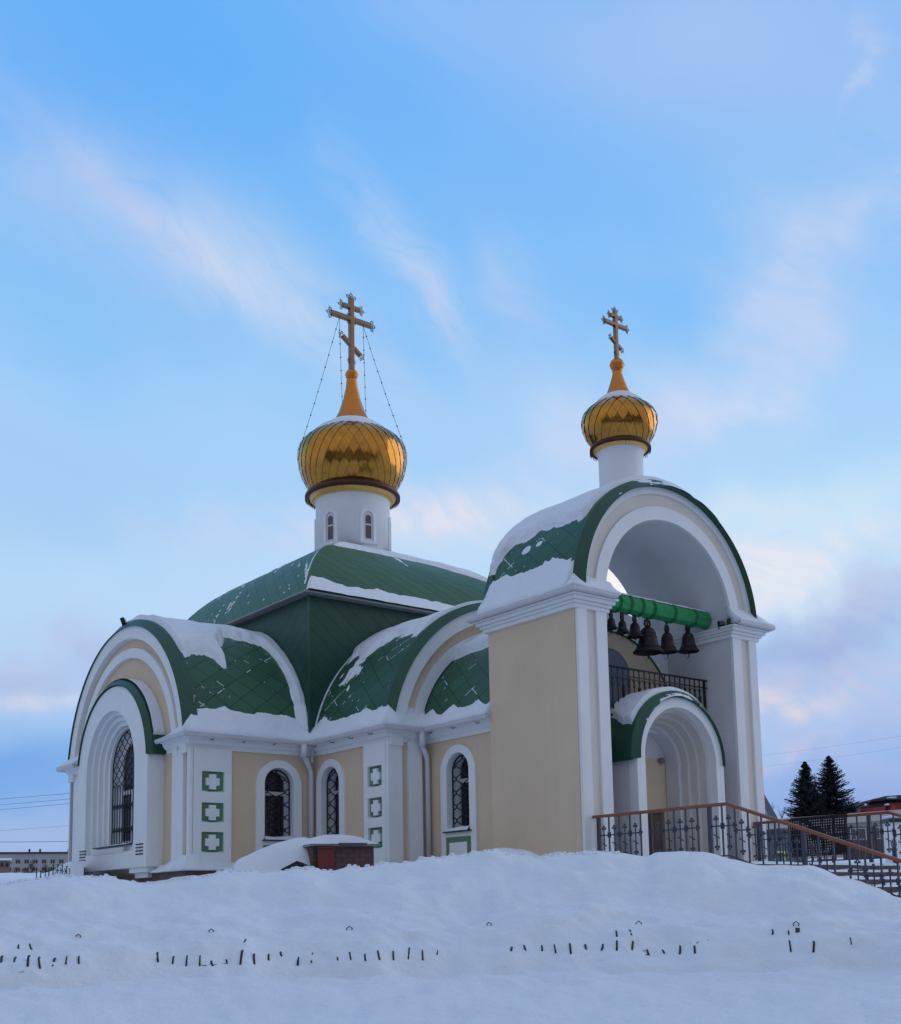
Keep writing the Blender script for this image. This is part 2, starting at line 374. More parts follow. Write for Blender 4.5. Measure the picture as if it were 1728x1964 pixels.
def ringp(uc, zc, r0, r1, a0=0, a1=pi, n=48):
    return [(uc+r1*cos(a0+(a1-a0)*i/n), zc+r1*sin(a0+(a1-a0)*i/n)) for i in range(n+1)]+[(uc+r0*cos(a1-(a1-a0)*i/n), zc+r0*sin(a1-(a1-a0)*i/n)) for i in range(n+1)]
def archband(uc, hw0, hw1, z0, zs, n=36):            # inverted U band
    return [(uc+hw1, z0)]+[(uc+hw1*cos(pi*i/n), zs+hw1*sin(pi*i/n)) for i in range(n+1)]+[(uc-hw1, z0), (uc-hw0, z0)]+[(uc-hw0*cos(pi*i/n), zs+hw0*sin(pi*i/n)) for i in range(n+1)]+[(uc+hw0, z0)]
def nz3(x, y, z=0): return noise.noise(Vector((x, y, z)))
def fbm(x, y, z=0, o=4):
    return noise.fractal(Vector((x, y, z)), 1.0, 2.0, o)
def pw(P, x):
    if x <= P[0][0]: return P[0][1]
    for (a, b), (c, d) in zip(P, P[1:]):
        if x <= c: return b+(d-b)*(x-a)/(c-a)
    return P[-1][1]
def smooth(x): x = max(0., min(1., x)); return x*x*(3-2*x)
def shell(S, nu, nv, mask, th, name, parent, m=None, sink=.03, soft=.18, closeu=True):
    """snow lying on a surface S(u,v)->(point,normal): as thick as th where mask>0, sunk below the surface elsewhere"""
    mb = MB(); V = []; M = []
    for i in range(nu+1):
        for j in range(nv+1):
            u, v = i/nu, j/nv; p, n = S(u, v); k = mask(u, v, p)
            eb = min(u/.012, (1-u)/.012) if nu > 20 else 1
            if closeu and (i == 0 or i == nu): k = -.08
            t = th*(.25+.75*smooth(k/soft))*min(1, k/.05+.1) if k > 0 else -sink*min(1, -k/.04+.0)
            if k > 0: t *= 1+.25*fbm(p.x*1.3, p.y*1.3, p.z*1.3)
            V.append(p+n*t); M.append(k)
    Fc = []
    for i in range(nu):
        for j in range(nv):
            q = (i*(nv+1)+j, (i+1)*(nv+1)+j, (i+1)*(nv+1)+j+1, i*(nv+1)+j+1)
            if max(M[a] for a in q) > 0: Fc.append(q)
    mb.add(V, Fc, smooth=True)
    return mb.build(name, m or SNOW, parent, recalc=False)
def barrel(axis, c, zc, r, s0, s1, a0, a1, name, m, parent, n=48, thick=.04):
    """half-round roof sheet with UVs in metres; axis 'Y' or 'X'; c = centre line coordinate"""
    mb = MB(); V = []; U = []
    for k, rr in enumerate((r, r-thick)):
        for i in range(n+1):
            t = a0+(a1-a0)*i/n
            for s_ in (s0, s1):
                q = c+rr*cos(t); z = zc+rr*sin(t)
                V.append((q, s_, z) if axis == 'Y' else (s_, q, z)); U.append((s_, r*t))
    h = 2*(n+1); Fc = []
    for i in range(n): Fc += [(2*i, 2*i+1, 2*i+3, 2*i+2), (h+2*i, h+2*i+2, h+2*i+3, h+2*i+1), (2*i, 2*i+2, h+2*i+2, h+2*i), (2*i+1, h+2*i+1, h+2*i+3, 2*i+3)]
    Fc += [(0, h, h+1, 1), (2*n, 2*n+1, h+2*n+1, h+2*n)]
    mb.add(V, Fc, U); return mb.build(name, m, parent)
def sweep(path, prof, name, m, parent, closed=False, noisy=0, sub=1, taper=None, flip=1, clampo=None):
    """mitred sweep of profile [(offset outward, z)] along a plan path; outward = left-hand side turned by sign"""
    P = [Vector((x, y)) for x, y in path]; n = len(P); mb = MB(); rings = []
    Q = []
    for i in range(n-1 if not closed else n):
        a, b = P[i], P[(i+1) % n]
        for k in range(sub if (b-a).length > .3 else 1):
            kk = sub if (b-a).length > .3 else 1
            Q.append((a+(b-a)*(k/kk)))
    if not closed: Q.append(P[-1])
    n = len(Q)
    def nrm(a, b): d = (b-a).normalized(); return Vector((-d.y, d.x))
    for i in range(n):
        n1 = nrm(Q[i-1], Q[i]) if (i > 0 or closed) else nrm(Q[i], Q[i+1]); n2 = nrm(Q[i], Q[(i+1) % n]) if (i < n-1 or closed) else n1
        mm = (n1+n2); mm = mm/ max(.3, mm.dot(n1)) if mm.length > 1e-6 else n1
        ring = []
        tk = taper(Q[i]) if taper else 1
        for (o, z) in prof:
            z = prof[0][1]+(z-prof[0][1])*(tk if z > prof[0][1] else 1)
            if clampo and clampo(Q[i]): o = max(o, -.05)
            p = Q[i]+mm*o*flip
            if noisy:
                nk = min(1, max(0, (z-prof[0][1])/.12)); w = noisy*tk*nk*fbm(p.x*1.7, p.y*1.7, z*1.7); zz = z+w*1.1; p = p+mm*(w*.5)
                ring.append((p.x, p.y, zz))
            else: ring.append((p.x, p.y, z))
        rings.append(ring)
    k = len(prof); V = [p for r in rings for p in r]; Fc = []
    for i in range(n if closed else n-1):
        j = (i+1) % n
        for a in range(k): b = (a+1) % k; Fc.append((i*k+a, i*k+b, j*k+b, j*k+a))
    if not closed: Fc += [tuple(range(k))[::-1], tuple((n-1)*k+a for a in range(k))]
    mb.add(V, Fc, smooth=bool(noisy)); return mb.build(name, m, parent)

# ------------------------------------------------------------------ key dimensions (metres)
WT, DT = 5.414, 2.546; XC = WT/2; ZS = 7.50; RI = 1.92; RO = 2.60
XL, YC, A = -3.996, 11.736, 3.60; XF, YF, XN = -.851, 5.006, .179; YT = YC-A
ZA, RA = 5.015, 3.60; ZE, ZC = 5.47, 5.20; CQ = 3.76; ZQ = 9.12; Z0 = 2.0
XR = 2*XC-XL; YB = 2*YC-YF

church = thing('church', (XC, 8.0, Z0), 'cream church with green vaulted roofs, gold onion domes and arched bell tower', 'church')
def P_(name, mb, m, **k): return mb.build(name, m, church, **k)

# ---- arms of the cross: walls
def hole(uc, z0=2.1): return arch(uc, .52, z0, 4.45, 20)
# south facing wall of the left arm (plane Y = YT)
w = MB(); w.prism([(XL+.39, Z0), (XF+.3, Z0), (XF+.3, ZC+.15), (XL+.39, ZC+.15)], [arch(-1.80, .52, 2.3, 4.45)], fY(YT), 0, .35)
P_('wall', w, YELLOW)
w = MB(); w.prism([(YF+.002, Z0), (YT+.0, Z0), (YT+.0, ZC-.01), (YF+.002, ZC-.01)], [arch(7.33, .52, 2.3, 4.45)], fX(XF), 0, .35)
P_('wall', w, YELLOW)
w = MB(); w.box((XF+.34, YF, Z0), (XN+.3, YF+.3, ZC-.01)); P_('wall', w, YELLOW)
w = MB(); w.prism([(DT, Z0), (YF, Z0), (YF, ZC+.15), (DT, ZC+.15)], [arch(3.87, .52, 2.3, 4.45)], fX(XN), 0, .35)
P_('wall', w, YELLOW)
# left gable wall: rectangle + half disc, with the niche of the portal left open
gab = [(YT, Z0), (YC+A, Z0)]+[(YC+A*cos(pi*i/60), ZA+A*sin(pi*i/60)) for i in range(61)]
w = MB(); w.prism(gab, [arch(YC+.04, 1.3, 2.9, 5.0)], fX(XL), 0, .4); P_('gable_wall', w, YELLOW)
gab2 = [(XF, ZC), (2*XC-XF, ZC)]+[(XC+A*cos(pi*i/60), ZA+A*sin(pi*i/60)) for i in range(61) if sin(pi*i/60)*A+ZA > ZC]
w = MB(); w.prism(gab2, [], fY(YF), 0, .3); P_('gable_wall', w, YELLOW)
# unseen far sides, plain walls
w = MB()
w.box((XL, 2*YC-YT-.3, Z0), (XR, 2*YC-YT, ZC)); w.box((XR-.3, YT, Z0), (XR, 2*YC-YT, ZC)); w.box((2*XC-XF, YT, Z0), (XR, YT+.3, ZC))
w.box((2*XC-XF-.3, YF, Z0), (2*XC-XF, YT, ZC)); w.box((2*XC-XN, YF, Z0), (2*XC-XF, YF+.3, ZC)); w.box((2*XC-XN-.3, DT, Z0), (2*XC-XN, YF, ZC))
w.prism([(YT, ZC), (YC+A, ZC)]+[(YC+A*cos(pi*i/40), ZA+A*sin(pi*i/40)) for i in range(2, 39)], [], fX(XR-.3), 0, .3)
P_('far_wall', w, YELLOW)
# ceiling slab inside so the rooms stay dark
w = MB(); w.box((XL+.4, YT+.4, 5.0), (XR-.4, 2*YC-YT-.4, 5.05)); w.box((XN+.4, DT+.3, 5.0), (2*XC-XN-.4, YF+.4, 5.05)); w.box((XF+.4, YF+.45, 5.0), (2*XC-XF-.4, YT+.35, 5.05)); P_('ceiling', w, INNER)

# plinth
pl = [(XL-.12, 9.3), (XL-.12, YT-.12), (XF-.12, YT-.12), (XF-.12, YF-.12), (XN-.12, YF-.12), (XN-.12, DT)]
sweep([(p[0], p[1]) for p in pl][::-1], [(0, Z0-.3), (.1, Z0-.3), (.1, 2.46), (0, 2.46), (-.2, 2.46), (-.2, Z0-.3)], 'plinth', BRICKBR, church)
w = MB(); w.box((XL-.14, YT-.2, Z0-.3), (XL+.02, 15.5, 2.46)); P_('plinth', w, BRICKBR)
w = MB(); w.box((-.12, -.10, Z0-.3), (WT+.1, DT+.1, 2.34)); P_('plinth', w, BRICKBR)

# ---- cornice with gutter round the arms
path = [(XL, 9.32), (XL, YT), (XF, YT), (XF, YF), (XN, YF), (XN, DT-.02)][::-1]
cprof = [(-.05, ZC-.02), (.05, ZC-.02), (.05, ZC+.06), (.10, ZC+.08), (.15, ZC+.15), (.16, ZC+.2), (.26, ZC+.22), (.28, ZC+.24), (-.05, ZC+.24)]
gprof = [(.255, ZE-.045), (.275, ZE-.075), (.31, ZE-.08), (.345, ZE-.05), (.355, ZE+.0), (.34, ZE+.01), (.2, ZE+.01), (.2, ZE-.03)]
sweep(path, cprof, 'cornice', WHITE, church); sweep(path, gprof, 'gutter', GUTTER, church)
path2 = [(XL, 14.45), (XL, YC+A), (XR, YC+A)]
sweep(path2, [(-o, z) for o, z in cprof], 'cornice', WHITE, church) if False else sweep(path2[::-1][::-1], [(o, z) for o, z in cprof], 'cornice', WHITE, church)
sweep(path2, gprof, 'gutter', GUTTER, church)
# gutter hooks
def hooks(a, b, n, z, out):
    for i in range(n):
        t = (i+.5)/n; p = Vector((a[0]+(b[0]-a[0])*t, a[1]+(b[1]-a[1])*t, z)); o = Vector((out[0], out[1], 0))
        h = MB(); h.tube([p+o*.30+Vector((0, 0, -.07)), p+o*.24+Vector((0, 0, -.105)), p+o*.12+Vector((0, 0, -.08))], .009, 5); P_('gutter_hook', h, BLACK)
hooks((XL, YT), (XF, YT), 4, ZE, (0, -1)); hooks((XF, YT), (XF, YF), 4, ZE, (-1, 0)); hooks((XN, YF), (XN, DT), 3, ZE, (-1, 0)); 

# ---- pilasters with crosses
def cross_pilaster(fr, u0, u1, uc):
    sq = [(4.22, 4.68), (3.54, 3.98), (2.87, 3.33)]
    w = MB(); w.prism([(u0, 2.3), (u1, 2.3), (u1, ZC), (u0, ZC)], [[(uc-.275, a), (uc+.275, a), (uc+.275, b), (uc-.275, b)] for a, b in sq], fr, -.09, .03)
    pil = P_('pilaster', w, WHITE)
    for a, b in sq:
        zc = (a+b)/2
        g = MB(); g.prism([(uc-.274, a+.001), (uc+.274, a+.001), (uc+.274, b-.001), (uc-.274, b-.001)], [], fr, -.02, .0)
        o = g.build('green_panel', GPANEL, pil)
        L, W2 = .165, .082
        cr = [(-W2, -L), (W2, -L), (W2, -W2), (L, -W2), (L, W2), (W2, W2), (W2, L), (-W2, L), (-W2, W2), (-L, W2), (-L, -W2), (-W2, -W2)]
        c = MB(); c.prism([(uc+x, zc+y*1.02) for x, y in cr], [], fr, -.075, -.021); c.build('cross', WHITE, pil)
        s_ = MB(); n = 14; V = []
        for i in range(n+1):
            u = uc-.27+.54*i/n; h = .012+.035*max(0, (abs(i/n-.5)*2)**2)+.012*nz3(i*.9, zc*3)
            V += [fr(u, a+.002, -.085), fr(u, a+h, -.03), fr(u, a+.002, -.015)]
        s_.add(V, [(3*i, 3*i+3, 3*i+4, 3*i+1) for i in range(n)]+[(3*i+1, 3*i+4, 3*i+5, 3*i+2) for i in range(n)], smooth=True); s_.build('snow_ledge', SNOW, pil)
cross_pilaster(fY(YT), XL-.0, -3.05, -3.505); cross_pilaster(fX(XF), YF, 5.87, 5.44)
def strip(fr, u0, u1, z0=2.35, z1=ZC, d=.07, m=None, name='pilaster'):
    w = MB(); w.prism([(u0, z0), (u1, z0), (u1, z1), (u0, z1)], [], fr, -d, .02); return P_(name, w, m or WHITE, bevel=.012)
strip(fX(XL), YT+.0-.09, YT+.03, d=.09); strip(fX(XL), 8.41, 8.98); strip(fX(XL), 14.5, 15.10); strip(fX(XL), 15.28, YC+A, d=.09)
strip(fY(YF), XF-.09, -.56, d=.09); strip(fY(YF), -.40, -.03, d=.10)

# ---- arched windows
def window(fr, uc, name='window'):
    """one arched window set into a wall: white surround, deep reveal, plastic frame, panes, iron grille, sill"""
    root = P_(name, MB().prism(arch(uc, .60, 2.36, 4.44, 28), [arch(uc, .385, 3.20, 4.48, 24)], fr, -.05, .34), WHITE)
    g = MB(); g.prism(arch(uc, .384, 3.21, 4.48, 24), [], fr, .30, .32); g.build('pane', GLASS, root)
    g = MB(); g.prism(arch(uc, .384, 3.21, 4.48, 24), [arch(uc, .30, 4.33, 4.50, 20), [(uc-.30, 3.29), (uc+.30, 3.29), (uc+.30, 4.24), (uc-.30, 4.24)]], fr, .25, .295); g.build('window_frame', UPVC, root)
    c = MB()
    c.prism([(uc-.30, 3.3), (uc-.12, 3.3), (uc-.16, 4.23), (uc-.30, 4.23)], [], fr, .296, .299)
    c.build('curtain', GLASS2, root)
    gr = MB(); R_ = .0145
    hw, zb, zs = .345, 3.27, 4.47
    pts = [fr(uc-hw, zb, .10)]+[fr(uc-hw*cos(pi*i/20), zs+hw*sin(pi*i/20), .10) for i in range(21)]+[fr(uc+hw, zb, .10)]
    gr.tube(pts, R_*1.25, 6, closed=True)
    zz = [zb+i*.02 for i in range(int((zs+hw-zb)/.02)+1)]; s_ = .23; H = .30
    for k in range(4):
        u0 = uc-.345+s_*k; seg = []
        for z in zz:
            u = u0+(1 if k % 2 else -1)*s_*.5*cos(2*pi*(z-zb)/H)
            lim = hw if z < zs else math.sqrt(max(0, hw*hw-(z-zs)**2))
            if abs(u-uc) <= lim: seg.append(fr(u, z, .10))
            else:
                if len(seg) > 1: gr.tube(seg, R_, 5)
                seg = []
        if len(seg) > 1: gr.tube(seg, R_, 5)
    # ties back to the reveal
    for z in (3.5, 3.9, 4.3):
        for sgn in (-1, 1): gr.tube([fr(uc+sgn*hw, z, .10), fr(uc+sgn*.385, z, .10)], .008, 5)
    gr.build('grille', BLACK, root)
    s_ = MB(); s_.prism([(uc-.45, 3.155), (uc+.45, 3.155), (uc+.45, 3.185), (uc-.45, 3.185)], [], fr, -.13, .02); s_.build('sill', SILLM, root)
    n = 16; V = []; Fc = []
    for i in range(n+1):
        u = uc-.385+.77*i/n; h = .05+.03*nz3(u*5, fr(u, 3, 0)[1]*2)
        V += [fr(u, 3.186, -.12), fr(u, 3.20+h, -.06), fr(u, 3.22+h*1.3, .08), fr(u, 3.24+h, .26)]
    for i in range(n):
        for k in range(3): Fc.append((4*i+k, 4*i+4+k, 4*i+5+k, 4*i+1+k))
    MB().add(V, Fc, smooth=True).build('sill_snow', SNOW, root)
    a = MB(); a.prism([(uc-.42, 2.3), (uc+.42, 2.3), (uc+.42, 3.06), (uc-.42, 3.06)], [], fr, -.056, -.045); a.build('green_panel', GPANEL, root)
    a = MB(); a.prism([(uc-.30, 2.3), (uc+.30, 2.3), (uc+.30, 2.94), (uc-.30, 2.94)], [], fr, -.066, -.057); a.build('white_panel', WHITE, root)
    return root
window(fY(YT), -1.80); window(fX(XF), 7.33); window(fX(XN), 3.87)

# ---- portal on the left gable
WP, PX, ZP = 2.15, .40, 5.02
fp = fX(XL)
w = MB(); w.prism(arch(YC-.02, WP, 2.62, ZP, 40, top=ZP+2.06), [arch(YC+.08, 1.5, 3.02, 5.0, 30)], fp, -PX, 0.02)
portal = P_('portal', w, WHITE)
steps = [(1.5, 1.38, -.27), (1.38, 1.26, -.16), (1.26, 1.14, -.06)]
for (r0, r1, d) in steps:
    w = MB(); w.prism(arch(YC+.08, r0+.02, 3.02, 5.0, 30), [arch(YC+.08, r1, 3.2, 5.0+(.02), 30)], fp, d, d+.115); w.build('portal_step', WHITE, portal, bevel=.01)
w = MB(); w.prism(arch(YC+.08, 1.14, 3.2, 5.0, 30), [arch(YC+.08, 1.0, 3.24, 5.11, 28)], fp, .02, .36); w.build('window_reveal', WHITE, portal)
w = MB(); w.prism(arch(YC+.08, .995, 3.25, 5.11, 28), [], fp, .24, .26); w.build('pane', GLASS, portal)
w = MB(); yy = YC+.08
w.prism(arch(yy, .995, 3.25, 5.11, 28), [arch(yy, .60, 4.60, 5.15, 20), [(yy-.62, 3.34), (yy-.04, 3.34), (yy-.04, 4.5), (yy-.62, 4.5)], [(yy+.04, 3.34), (yy+.62, 3.34), (yy+.62, 4.5), (yy+.04, 4.5)]], fp, .19, .235)
w.build('window_frame', UPVC, portal)
gr = MB(); hw = .95; zb = 3.28; zs = 5.11; D_ = .08
gr.tube([fp(yy-hw, zb, D_)]+[fp(yy-hw*cos(pi*i/24), zs+hw*sin(pi*i/24), D_) for i in range(25)]+[fp(yy+hw, zb, D_)], .016, 6, closed=True)
for k in range(11):
    u0 = yy-.80+.16*k; seg = []
    z = 4.75
    while z < zs+hw:
        u = u0+(1 if k % 2 else -1)*.08*cos(2*pi*(z-4.75)/.26); lim = hw if z < zs else math.sqrt(max(0, hw*hw-(z-zs)**2))
        if abs(u-yy) <= lim: seg.append(fp(u, z, D_))
        z += .025
    if len(seg) > 1: gr.tube(seg, .011, 5)
    gr.tube([fp(u0, zb, D_), fp(u0, 4.72, D_)], .012, 5)
    if k % 2 == 0: gr.tube([fp(u0+.08+.08*cos(pi*i/8), 4.62+.1*sin(pi*i/8), D_) for i in range(9)], .010, 5)
    for zk in (3.62, 4.2):
        gr.tube([fp(u0+.05*cos(2*pi*i/8), zk+.06*sin(2*pi*i/8), D_-.01) for i in range(8)], .012, 5, closed=True)
for z in (3.6, 4.22, 4.74): gr.tube([fp(yy-hw, z, D_), fp(yy+hw, z, D_)], .012, 5)
gr.build('grille', BLACK, portal)
w = MB(); w.prism([(yy-1.15, 3.17), (yy+1.1, 3.17), (yy+1.1, 3.20), (yy-1.15, 3.20)], [], fp, -.36, .3); w.build('sill', SILLM, portal)
w = MB(); w.prism([(yy-.95, 3.0), (yy+.95, 3.0), (yy+.95, 3.13), (yy-.95, 3.13)], [], fp, -PX-.012, -PX+.01); w.build('sill_panel', INNER, portal)
V = []; Fc = []
for i in range(21):
    u = yy-1.1+2.2*i/20; h = .03+.02*nz3(u*4, 1)
    V += [fp(u, 3.2, -.35), fp(u, 3.21+h, -.2), fp(u, 3.24+h, .3)]
for i in range(20): Fc += [(3*i, 3*i+3, 3*i+4, 3*i+1), (3*i+1, 3*i+4, 3*i+5, 3*i+2)]
MB().add(V, Fc, smooth=True).build('sill_snow', SNOW, portal)
for uc in (YC-WP+.36, YC+WP-.42):        # small louvre vents
    v = MB()
    for i in range(4): v.prism([(uc-.2, 2.90+.075*i), (uc+.2, 2.90+.075*i), (uc+.2, 2.93+.075*i), (uc-.2, 2.93+.075*i)], [], fp, -PX-.012, -PX+.01)
    v.build('vent', BLACK, portal)
# stepped corbels under the portal
for i, (a, b) in enumerate([(0, .0), (.14, .12)]):
    for sgn in (-1, 1):
        c = YC+sgn*(WP-.55-a*.4); w = MB(); w.prism([(c-.5+a, 2.5-b), (c+.5-a, 2.5-b), (c+.5-a, 2.62-b), (c-.5+a, 2.62-b)], [], fp, -PX+.05+a*.8, 0); w.build('corbel', WHITE, portal)
# portal roof: green band over the arch
def band(fr, uc, zc, r, rt, d0, d1, a0, a1, name, m, parent, n=48, th=.05, rimw=.12, rimd=.10, rimm=None, sc=1.0, rim=True):
    """sheet over an arch from depth d0 (front) to d1 with a chamfered rim at the front; rt=outer radius"""
    mb = MB(); V = []; U = []
    prof = [(r, d0-.02), (rt, d0+rimd), (rt, d1), (r, d1)] if rim else [(r, d0), (rt, d0), (rt, d1), (r, d1)]
    for i in range(n+1):
        t = a0+(a1-a0)*i/n
        for (q, d) in prof: V.append(fr(uc+q*cos(t), zc+q*sc*sin(t), d)); U.append((d, q*t))
    Fc = []
    for i in range(n):
        for k in range(4): Fc.append((4*i+k, 4*i+(k+1) % 4, 4*i+4+(k+1) % 4, 4*i+4+k))
    Fc += [(0, 1, 2, 3), (4*n+3, 4*n+2, 4*n+1, 4*n)]
    mb.add(V, Fc, U); return mb.build(name, m, parent)
band(fp, YC-.02, ZP, WP+.0, WP+.13, -PX-.03, .0, .16, pi-.08, 'portal_roof', GTRIM, portal, sc=.97)
def Sp(u, v):
    t = .42+(pi-.7)*u; r = WP+.13; n = Vector((0, cos(t), sin(t)))
    return Vector(fp(YC-.02+r*cos(t), ZP+r*.97*sin(t), -PX+.10+(PX-.08)*v)), n
shell(Sp, 90, 10, lambda u, v, p: .3-.02*abs(nz3(u*40, v*3))-.28*smooth((v-.92)/.08)-(.3*smooth((.03-u)/.03)), .06, 'portal_snow', portal)

# ---- arcs on gables
def gable(fr, uc, dn):
    a0, a1 = .02, pi-.02
    w = MB(); w.prism(ringp(uc, ZA, 3.27, 3.60, a0, a1, 72), [], fr, -.14, .01); P_('arch_moulding', w, WHITE, bevel=.02)
    w = MB(); w.prism(ringp(uc, ZA, 2.80, 3.04, a0, a1, 72), [], fr, -.09, .01); P_('arch_moulding', w, WHITE, bevel=.02)
    band(fr, uc, ZA, 3.58, 3.755, -.17, .12, .16, pi-.16, 'roof_rim', GTRIM, church, 72, rimd=.14)
gable(fX(XL), YC, 0); gable(fY(YF), XC, 0)
# ---- barrel roofs
barrel('X', YC, ZA, 3.72, XL+.05, XC-CQ+.1, .13, pi-.13, 'barrel_roof', GREEN, church, 60)
barrel('Y', XC, ZA, 3.72, YF+.05, YC-CQ+.1, .13, pi-.13, 'barrel_roof', GREEN, church, 60)
barrel('X', YC, ZA, 3.72, XC+CQ-.1, XR, .13, pi-.13, 'barrel_roof', GREEN, church, 40)
barrel('Y', XC, ZA, 2.78, 1.72, YF+.02, -.02, pi+.02, 'barrel_roof', GREEN, church, 48) if False else barrel('Y', XC, ZA, 2.78, DT+.12, YF+.02, .18, pi-.18, 'barrel_roof', GREEN, church, 48)

# ---- central cube and its curved pavilion roof
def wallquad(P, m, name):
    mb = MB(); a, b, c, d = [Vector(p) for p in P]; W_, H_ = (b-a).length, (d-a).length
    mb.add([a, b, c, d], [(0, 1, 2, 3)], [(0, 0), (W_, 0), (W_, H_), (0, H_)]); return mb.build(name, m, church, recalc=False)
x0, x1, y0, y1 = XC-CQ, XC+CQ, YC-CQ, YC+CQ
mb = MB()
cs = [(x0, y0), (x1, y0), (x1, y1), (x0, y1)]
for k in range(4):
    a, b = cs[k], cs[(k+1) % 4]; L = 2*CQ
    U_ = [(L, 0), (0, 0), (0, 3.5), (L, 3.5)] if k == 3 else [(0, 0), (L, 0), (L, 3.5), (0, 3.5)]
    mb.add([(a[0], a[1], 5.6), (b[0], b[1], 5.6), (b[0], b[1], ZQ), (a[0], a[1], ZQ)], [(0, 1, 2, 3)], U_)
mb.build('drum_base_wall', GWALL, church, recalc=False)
w = MB(); w.bar((x0-.01, y0-.01, 5.72), (x0-.01, y0-.01, ZQ), .05, .05); P_('corner_trim', w, GTRIM)
KE = 4.02
w = MB(); w.box((XC-KE, YC-KE, ZQ-.04), (XC+KE, YC+KE, ZQ)); P_('roof_eave', w, mat('grey_eave_trim', (.26, .26, .27), .6))
NP = 18
def kz(t):
    t = max(0., min(1., t)); t2 = t**1.25; x = 1-t2; return KE-(KE-.98)*t2, ZQ+2.42*(.52*(1-x)+.48*(1-x**4.4))
mb = MB()
for sidei in range(4):
    ca, sa = [(0, -1), (1, 0), (0, 1), (-1, 0)][sidei]; tx, ty = -sa, ca
    V = []; U = []; L = 0; prev = None
    for i in range(NP+1):
        k, z = kz(i/NP)
        if prev: L += math.hypot(k-prev[0], z-prev[1])
        prev = (k, z)
        for s_ in (-1, -.5, 0, .5, 1):
            V.append((XC+ca*k+tx*k*s_, YC+sa*k+ty*k*s_, z)); U.append((s_*k*(1 if sidei != 3 else 1), L))
    mb.add(V, [(5*i+j, 5*i+j+1, 5*i+6+j, 5*i+5+j) for i in range(NP) for j in range(4)], U)
mb.build('pavilion_roof', GSTRIP, church, recalc=False)
# snow on the pavilion roof
def Sroof(ca, sa):
    tx, ty = -sa, ca
    def S(u, v):
        k, z = kz(v); k2, z2 = kz(min(1, v+.01)); k1, z1 = kz(max(0, v-.01)); s_ = u*2-1
        dk, dzz = k2-k1, z2-z1; n = Vector((ca*dzz, sa*dzz, -dk)).normalized()
        return Vector((XC+ca*k+tx*k*s_, YC+sa*k+ty*k*s_, z)), n
    return S
def mfront(u, v, p):       # face towards the tower: snow along the eave, round the drum, and a drift on the far right ridge
    a = .105-v+.03*fbm(u*9, 1.3)-.05*smooth((u-.62)/.1)
    b = v-.74+.06*fbm(u*7, 5)+.04*fbm(u*22, 3)
    c = (u-.72)*1.2-.9*(.74-v)*1.0-.02+.06*fbm(u*8, v*6) if v > .18 else -1
    d = .02-abs(u-.50-.03*sin(v*9))*1.4-abs(v-.62)*.12+.012*fbm(v*20, 3)
    return max(a, b, c, d)
shell(Sroof(0, -1), 110, 60, mfront, .10, 'roof_snow', church)
def mleft(u, v, p):        # face towards the left: only streaks of blown snow
    a = fbm(u*70+v*14, v*3.2, 8)-.60+.22*fbm(u*5, v*4, 3)+.9*max(0, v-.66)+.5*max(0, v-.45)*max(0, u-.5)
    b = (v-.84)+.10*fbm(u*12, 2)
    d = .014-(1-u)*.9 if v > .05 and v < .9 else -1
    return max(min(a, .08), b, d)
shell(Sroof(-1, 0), 110, 60, mleft, .05, 'roof_snow', church, soft=.3)
shell(Sroof(1, 0), 30, 20, lambda u, v, p: .3, .14, 'roof_snow', church); shell(Sroof(0, 1), 30, 20, lambda u, v, p: .3, .14, 'roof_snow', church)

# ---- snow on the barrel roofs
def Sbar(axis, c, zc, r, s0, s1, a0, a1):
    def S(u, v):
        t = a0+(a1-a0)*v; s_ = s0+(s1-s0)*u; q = c+r*cos(t); z = zc+r*sin(t)
        return (Vector((q, s_, z)), Vector((cos(t), 0, sin(t)))) if axis == 'Y' else (Vector((s_, q, z)), Vector((0, cos(t), sin(t))))
    return S
def mbar_left(u, v, p):    # left arm, side towards the camera is t near pi
    t = v*pi; d = (pi-t)   # elevation angle on the near side
    edge = pw([(.02, .70), (.13, .72), (.23, .76), (.28, .72), (.33, .66), (.375, .63), (.39, .82), (.47, .93), (.56, 1.05), (.74, 1.02), (.87, .96), (.90, .8), (.915, .61), (.93, .42), (.94, .33)], u)
    m1 = (d-edge+.03*fbm(u*9, d*5, 2)+.03*fbm(u*25, d*12, 4))
    m2 = (u-.915-.03*fbm(d*5, 3))*1.2+(.0 if d > .2 else -.1)
    m3 = .03-math.hypot((u-.42), (d-.82)*.6)*.6+.02*fbm(u*20, d*20)
    return max(m1, m2)
shell(Sbar('X', YC, ZA, 3.72, XL+.06, XC-CQ+.02, .0, pi), 80, 170, mbar_left, .17, 'roof_snow', church, soft=.12)
def mbar_front(u, v, p):
    t = v*pi; d = pi-t     # u=0 gable end, u=1 at the cube
    edge = pw([(0, .82), (.12, .86), (.28, .85), (.46, .87), (.59, .80), (.66, .68), (.8, .78), (.95, .74)], u)
    m1 = d-edge+.06*fbm(u*6+3, d*5, 7)+.05*fbm(u*18, d*14, 1)
    m2 = .03-math.hypot(u-.72, (d-.63)*.8)*.35+.05*fbm(u*14, d*14, 9)
    m3 = (u-.965)*.6
    return max(m1, m2, m3)
shell(Sbar('Y', XC, ZA, 3.72, YF+.06, YC-CQ+.02, .0, pi), 80, 170, mbar_front, .11, 'roof_snow', church, soft=.14)
def mbar_nar(u, v, p):
    d = pi-v*pi; return d-(.88+.2*(1-u))+.04*fbm(u*7, d*5, 17)
shell(Sbar('Y', XC, ZA, 2.78, DT+.1, YF, .0, pi), 50, 120, mbar_nar, .24, 'roof_snow', church, soft=.10)
